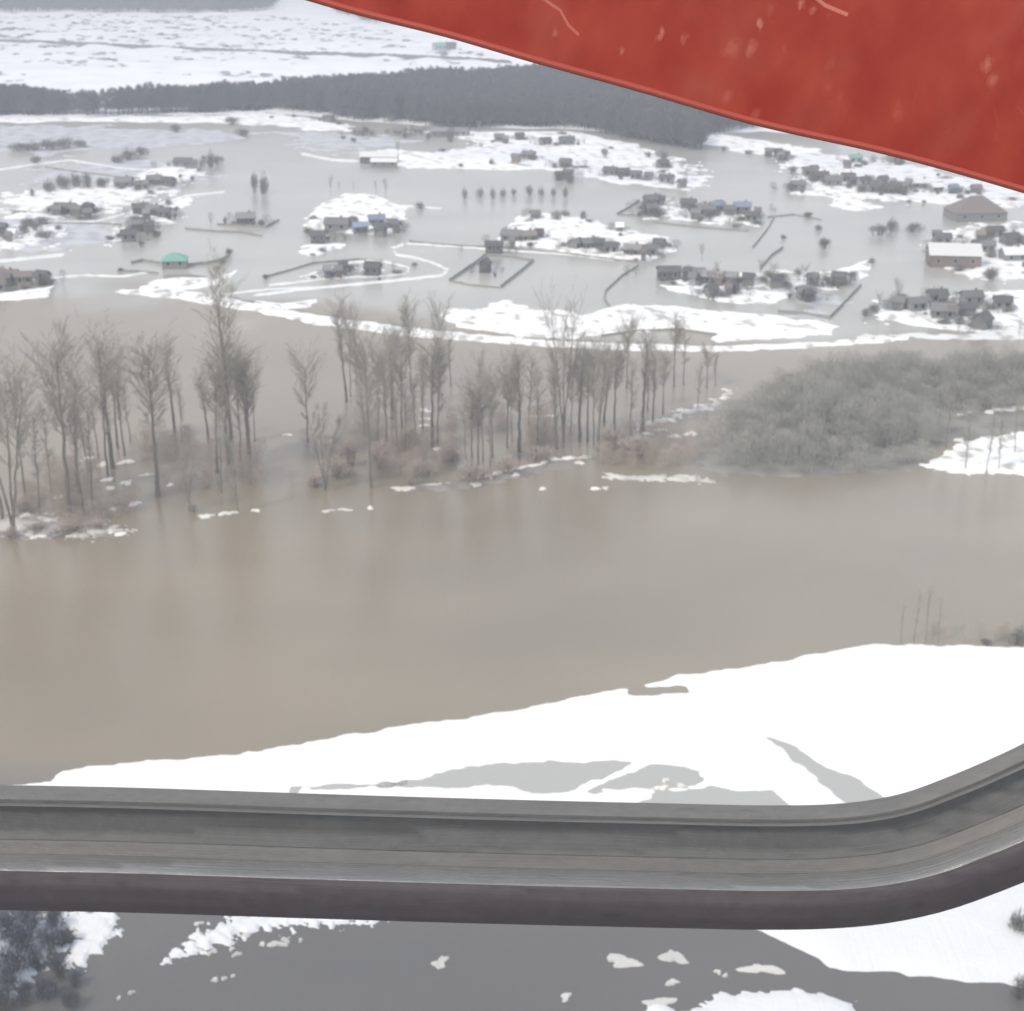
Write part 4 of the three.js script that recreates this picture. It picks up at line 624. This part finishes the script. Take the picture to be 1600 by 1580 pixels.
// ------------------------------------------------------------------ the aircraft
function onPlane(px, py, dist) { const u = (px - PW / 2) / F, v = -(py - PH / 2) / F, t = dist / (CP + v * SP); return new THREE.Vector3(u * t, EYE + t * (v * CP - SP), -dist); }
{ // window frame: a profile swept along the sill and up the rounded corner
  const D = 0.62, edge = [[-900, 1210], [-500, 1219], [-100, 1230], [200, 1236], [500, 1246], [800, 1255], [1050, 1261], [1200, 1264], [1300, 1262], [1360, 1256], [1420, 1243], [1480, 1221], [1540, 1196], [1600, 1168], [1650, 1138], [1700, 1095], [1735, 1040], [1755, 970], [1762, 880], [1765, 500], [1765, 0], [1765, -500]];
  const curve = new THREE.CatmullRomCurve3(edge.map(([x, y]) => onPlane(x, y, D)), false, 'centripetal'), N = 220, pts = curve.getSpacedPoints(N);
  const sweep = (profile) => {
    const pos = [], idx = [], uv = [], m = profile.length;
    for (let i = 0; i <= N; i++) {
      const a = pts[Math.max(0, i - 1)], b = pts[Math.min(N, i + 1)], t = b.clone().sub(a).normalize(), out = new THREE.Vector3(t.y, -t.x, 0).normalize();
      const u = i / N, grow = 1;
      profile.forEach(([r, d], k) => { pos.push(pts[i].x + out.x * r * grow, pts[i].y + out.y * r * grow, pts[i].z + d * grow); uv.push(i / N * 4, k / m); });
    }
    for (let i = 0; i < N; i++) for (let k = 0; k < m; k++) { const a = i * m + k, b = i * m + (k + 1) % m; idx.push(a, b, b + m, a, b + m, a + m); }
    const cap = (o, flip) => { for (let k = 1; k + 1 < m; k++) flip ? idx.push(o, o + k + 1, o + k) : idx.push(o, o + k, o + k + 1); };
    cap(0, true); cap(N * m, false);
    let g = new THREE.BufferGeometry(); g.setAttribute('position', new THREE.Float32BufferAttribute(pos, 3)); g.setAttribute('uv', new THREE.Float32BufferAttribute(uv, 2)); g.setIndex(idx); return toCreasedNormals(g, 0.7);
  };
  const f = thing('window_frame');
  // worn rubber and paint: dust, streaks along the run and rubbed spots
  const worn = (seed, r, g, b, rough) => {
    const n = createNoise2D(rngOf(seed)), w = 1024, h = 128, d = new Uint8Array(w * h * 4);
    for (let y = 0; y < h; y++) for (let x = 0; x < w; x++) {
      const k = (y * w + x) * 4, v = 1 + 0.07 * n(x * 0.006, y * 0.01) + 0.05 * n(x * 0.03, y * 0.022 + 9) + 0.03 * n(x * 0.2, y * 0.05) - 0.4 * Math.max(0, n(x * 0.014 + 50, y * 0.03) - 0.55) + 0.4 * Math.max(0, n(x * 0.05 + 90, y * 0.04) - 0.68);
      [r, g, b].forEach((c, m) => { d[k + m] = Math.max(0, Math.min(255, 255 * Math.pow(c * v, 1 / 2.2))); }); d[k + 3] = 255;
    }
    const t = new THREE.DataTexture(d, w, h); t.colorSpace = THREE.SRGBColorSpace; t.wrapS = t.wrapT = THREE.MirroredRepeatWrapping; t.magFilter = THREE.LinearFilter; t.needsUpdate = true;
    return new THREE.MeshStandardMaterial({ map: t, roughness: rough, bumpMap: rippleTex, bumpScale: 0.0002 });
  };
  const grey = worn(301, 0.125, 0.128, 0.13, 0.55), dark = worn(306, 0.098, 0.088, 0.096, 0.5), lip = grey, bead = grey, mid = grey;
  const light = new THREE.MeshPhysicalMaterial({ map: grey.map, roughness: 0.3, ior: 2.33, clearcoat: 1, clearcoatRoughness: 0.22, bumpMap: rippleTex, bumpScale: 0.0002 });   // the same rubber, gloss raised so the strip shows a bright sky sheen
  part('outer_lip', sweep([[0, -0.003], [0, 0.001], [0.0003, 0.003], [0.001, 0.0048], [0.002, 0.006], [0.0036, 0.006], [0.0036, -0.003]]), lip, f);
  part('bead', sweep([[0.0037, -0.003], [0.0037, 0.0062], [0.0039, 0.0074], [0.0044, 0.0078], [0.0049, 0.0073], [0.0051, 0.0064], [0.0051, -0.003]]), bead, f);
  part('seal', sweep([[0.0052, -0.003], [0.0052, 0.0066], [0.0075, 0.0054], [0.0105, 0.0044], [0.014, 0.004], [0.018, 0.0041], [0.021, 0.0046], [0.0232, 0.0057], [0.0234, -0.003]]), grey, f);
  part('ledge', sweep([[0.0235, -0.003], [0.0235, 0.006], [0.0248, 0.0073], [0.0262, 0.0091], [0.0274, 0.011], [0.0274, -0.003]]), mid, f);
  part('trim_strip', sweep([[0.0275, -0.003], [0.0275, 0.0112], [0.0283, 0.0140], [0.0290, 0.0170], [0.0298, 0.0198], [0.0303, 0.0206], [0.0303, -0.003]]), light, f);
  part('lower_flange', sweep([[0.0304, -0.003], [0.0304, 0.0203], [0.0325, 0.0209], [0.036, 0.0207], [0.041, 0.0196], [0.047, 0.0172], [0.053, 0.014], [0.057, 0.0118], [0.0585, 0.0105], [0.0588, -0.003]]), dark, f);
  // lower pane: a sheet that hangs from the flange
  const pos = [], idx = [];
  for (let i = 0; i <= N; i++) { const a = pts[Math.max(0, i - 1)], b = pts[Math.min(N, i + 1)], t = b.clone().sub(a).normalize(), p = pts[i]; if (p.x > onPlane(1700, 1095, D).x) break; pos.push(p.x + t.y * 0.058, p.y - t.x * 0.058, p.z - 0.012, p.x + t.y * 0.058, onPlane(800, 1900, D).y, p.z - 0.012); }
  for (let i = 0; i + 2 < pos.length / 3; i += 2) idx.push(i, i + 1, i + 3, i, i + 3, i + 2);
  const g = new THREE.BufferGeometry(); g.setAttribute('position', new THREE.Float32BufferAttribute(pos, 3)); g.setIndex(idx); g.computeVertexNormals();
  part('lower_pane', g, new THREE.MeshPhysicalMaterial({ color: rgb(0.80, 0.81, 0.83), roughness: 0.02, transmission: 1, thickness: 0, ior: 1.45 }), f);
  tag(f, 'dark grey rounded aircraft window frame running along the bottom', 'window frame', 'thing');
}
{ // red painted panel across the top right corner: a convex skin with a rolled lower edge
  const D = 1.25, low = [[380, -26], [480, 1], [560, 24], [700, 59], [830, 97], [1000, 144], [1180, 196], [1400, 246], [1600, 302], [1760, 352], [1900, 400]].map(([x, y]) => onPlane(x, y - 5, D));
  const curve = new THREE.CatmullRomCurve3(low), N = 90, K = 26, pts = curve.getSpacedPoints(N), pos = [], uv = [], idx = [];
  for (let i = 0; i <= N; i++) for (let k = 0; k <= K; k++) {
    const s = k / K, up = s * 0.42, bulge = 0.05 * Math.sin(Math.min(1, s * 1.1) * Math.PI * 0.55);
    pos.push(pts[i].x + up * 0.22, pts[i].y + up * 0.95, pts[i].z - 0.004 + bulge - up * 0.12); uv.push(i / N, s);
  }
  for (let i = 0; i < N; i++) for (let k = 0; k < K; k++) { const a = i * (K + 1) + k, b = a + K + 1; idx.push(a, b, b + 1, a, b + 1, a + 1); }
  const front = new THREE.BufferGeometry(); front.setAttribute('position', new THREE.Float32BufferAttribute(pos, 3)); front.setAttribute('uv', new THREE.Float32BufferAttribute(uv, 2)); front.setIndex(idx); front.computeVertexNormals();
  const back = front.clone(); back.translate(0, 0.002, -0.02); back.setIndex([...idx].reverse());
  back.computeVertexNormals();
  const c = document.createElement('canvas'); c.width = 2048; c.height = 700; const x = c.getContext('2d'), q = rngOf(88);
  x.fillStyle = 'rgb(162,54,38)'; x.fillRect(0, 0, 2048, 700);
  const im = x.getImageData(0, 0, 2048, 700);                         // chalky, uneven old paint
  for (let j = 0; j < 700; j++) for (let i = 0; i < 2048; i++) { const k = (j * 2048 + i) * 4, v = fbm(i * 0.006, j * 0.006, 5) * 22 + noise2(i * 0.4, j * 0.4) * 2.5, w = Math.max(0, fbm(i * 0.003 + 60, j * 0.004, 3)) * 26; im.data[k] += v * 0.7 + w * 0.3; im.data[k + 1] += v * 0.7 + w; im.data[k + 2] += v * 0.6 + w; }
  x.putImageData(im, 0, 0);
  const blot = (u, v, r, a) => { for (let n = 0; n < 9; n++) { x.fillStyle = `rgba(214,150,138,${a * (0.4 + 0.6 * q())})`; x.beginPath(); x.ellipse(u + (q() - 0.5) * r, v + (q() - 0.5) * r, r * (0.2 + 0.5 * q()), r * (0.2 + 0.4 * q()), q() * 3, 0, 7); x.fill(); } };
  const at = (px, py) => { const p = onPlane(px, py, D); let best = 0, bd = 1e9; for (let i = 0; i <= N; i++) { const d = Math.abs(pts[i].x + (p.y - pts[i].y) / 0.95 * 0.22 - p.x); if (d < bd) { bd = d; best = i; } } return [best / N * 2048, 700 - (p.y - pts[best].y) / 0.95 / 0.42 * 700]; };
  for (const [px, py, r, a] of [[1026, 52, 12, 0.2], [1065, 60, 12, 0.16], [1185, 40, 10, 0.2], [1140, 76, 22, 0.08], [1180, 74, 16, 0.12], [975, 80, 8, 0.16], [866, 50, 10, 0.12], [1532, 98, 14, 0.18], [1540, 124, 14, 0.1], [1404, 172, 18, 0.07], [1130, 155, 14, 0.08], [1190, 178, 14, 0.08], [1252, 4, 10, 0.2], [1272, 14, 10, 0.14], [1300, 100, 14, 0.05]]) blot(...at(px, py), r, a);
  for (let n = 0; n < 40; n++) blot(q() * 2048, 250 + q() * 450, 4 + 16 * q() * q(), 0.02 + 0.03 * q());
  const scratch = (list, w, a) => { x.strokeStyle = `rgba(222,150,136,${a})`; x.lineWidth = w; x.lineCap = 'round'; x.beginPath(); list.forEach(([px, py], i) => { const [u, v] = at(px, py); i ? x.lineTo(u, v) : x.moveTo(u, v); }); x.stroke(); };
  scratch([[852, -6], [872, 16], [892, 40], [904, 54]], 4, 0.5); scratch([[1272, -4], [1290, 8], [1314, 22]], 5, 0.7);
  for (let n = 0; n < 6; n++) { const px = 800 + 800 * q(), py = 40 + 160 * q(); scratch([[px, py], [px + 12 * (q() - 0.5), py + 10 + 24 * q()]], 2, 0.12); }
  const paint = new THREE.CanvasTexture(c); paint.colorSpace = THREE.SRGBColorSpace;
  const p = thing('aircraft_panel');
  part('skin', mergeGeometries([front, back]), new THREE.MeshPhysicalMaterial({ map: paint, roughness: 0.5, clearcoat: 0.12, clearcoatRoughness: 0.4 }), p);
  const t = new Tris(); t.tube(pts.map((v) => [v.x, v.y, v.z - 0.004]), pts.map(() => 0.0028), 10);
  part('rolled_edge', t.build(), mat(0.36, 0.07, 0.05, 0.5), p);
  tag(p, 'scratched red painted aircraft panel slanting across the top right corner', 'aircraft panel');
}

describeRows();
renderer.render(scene, camera);
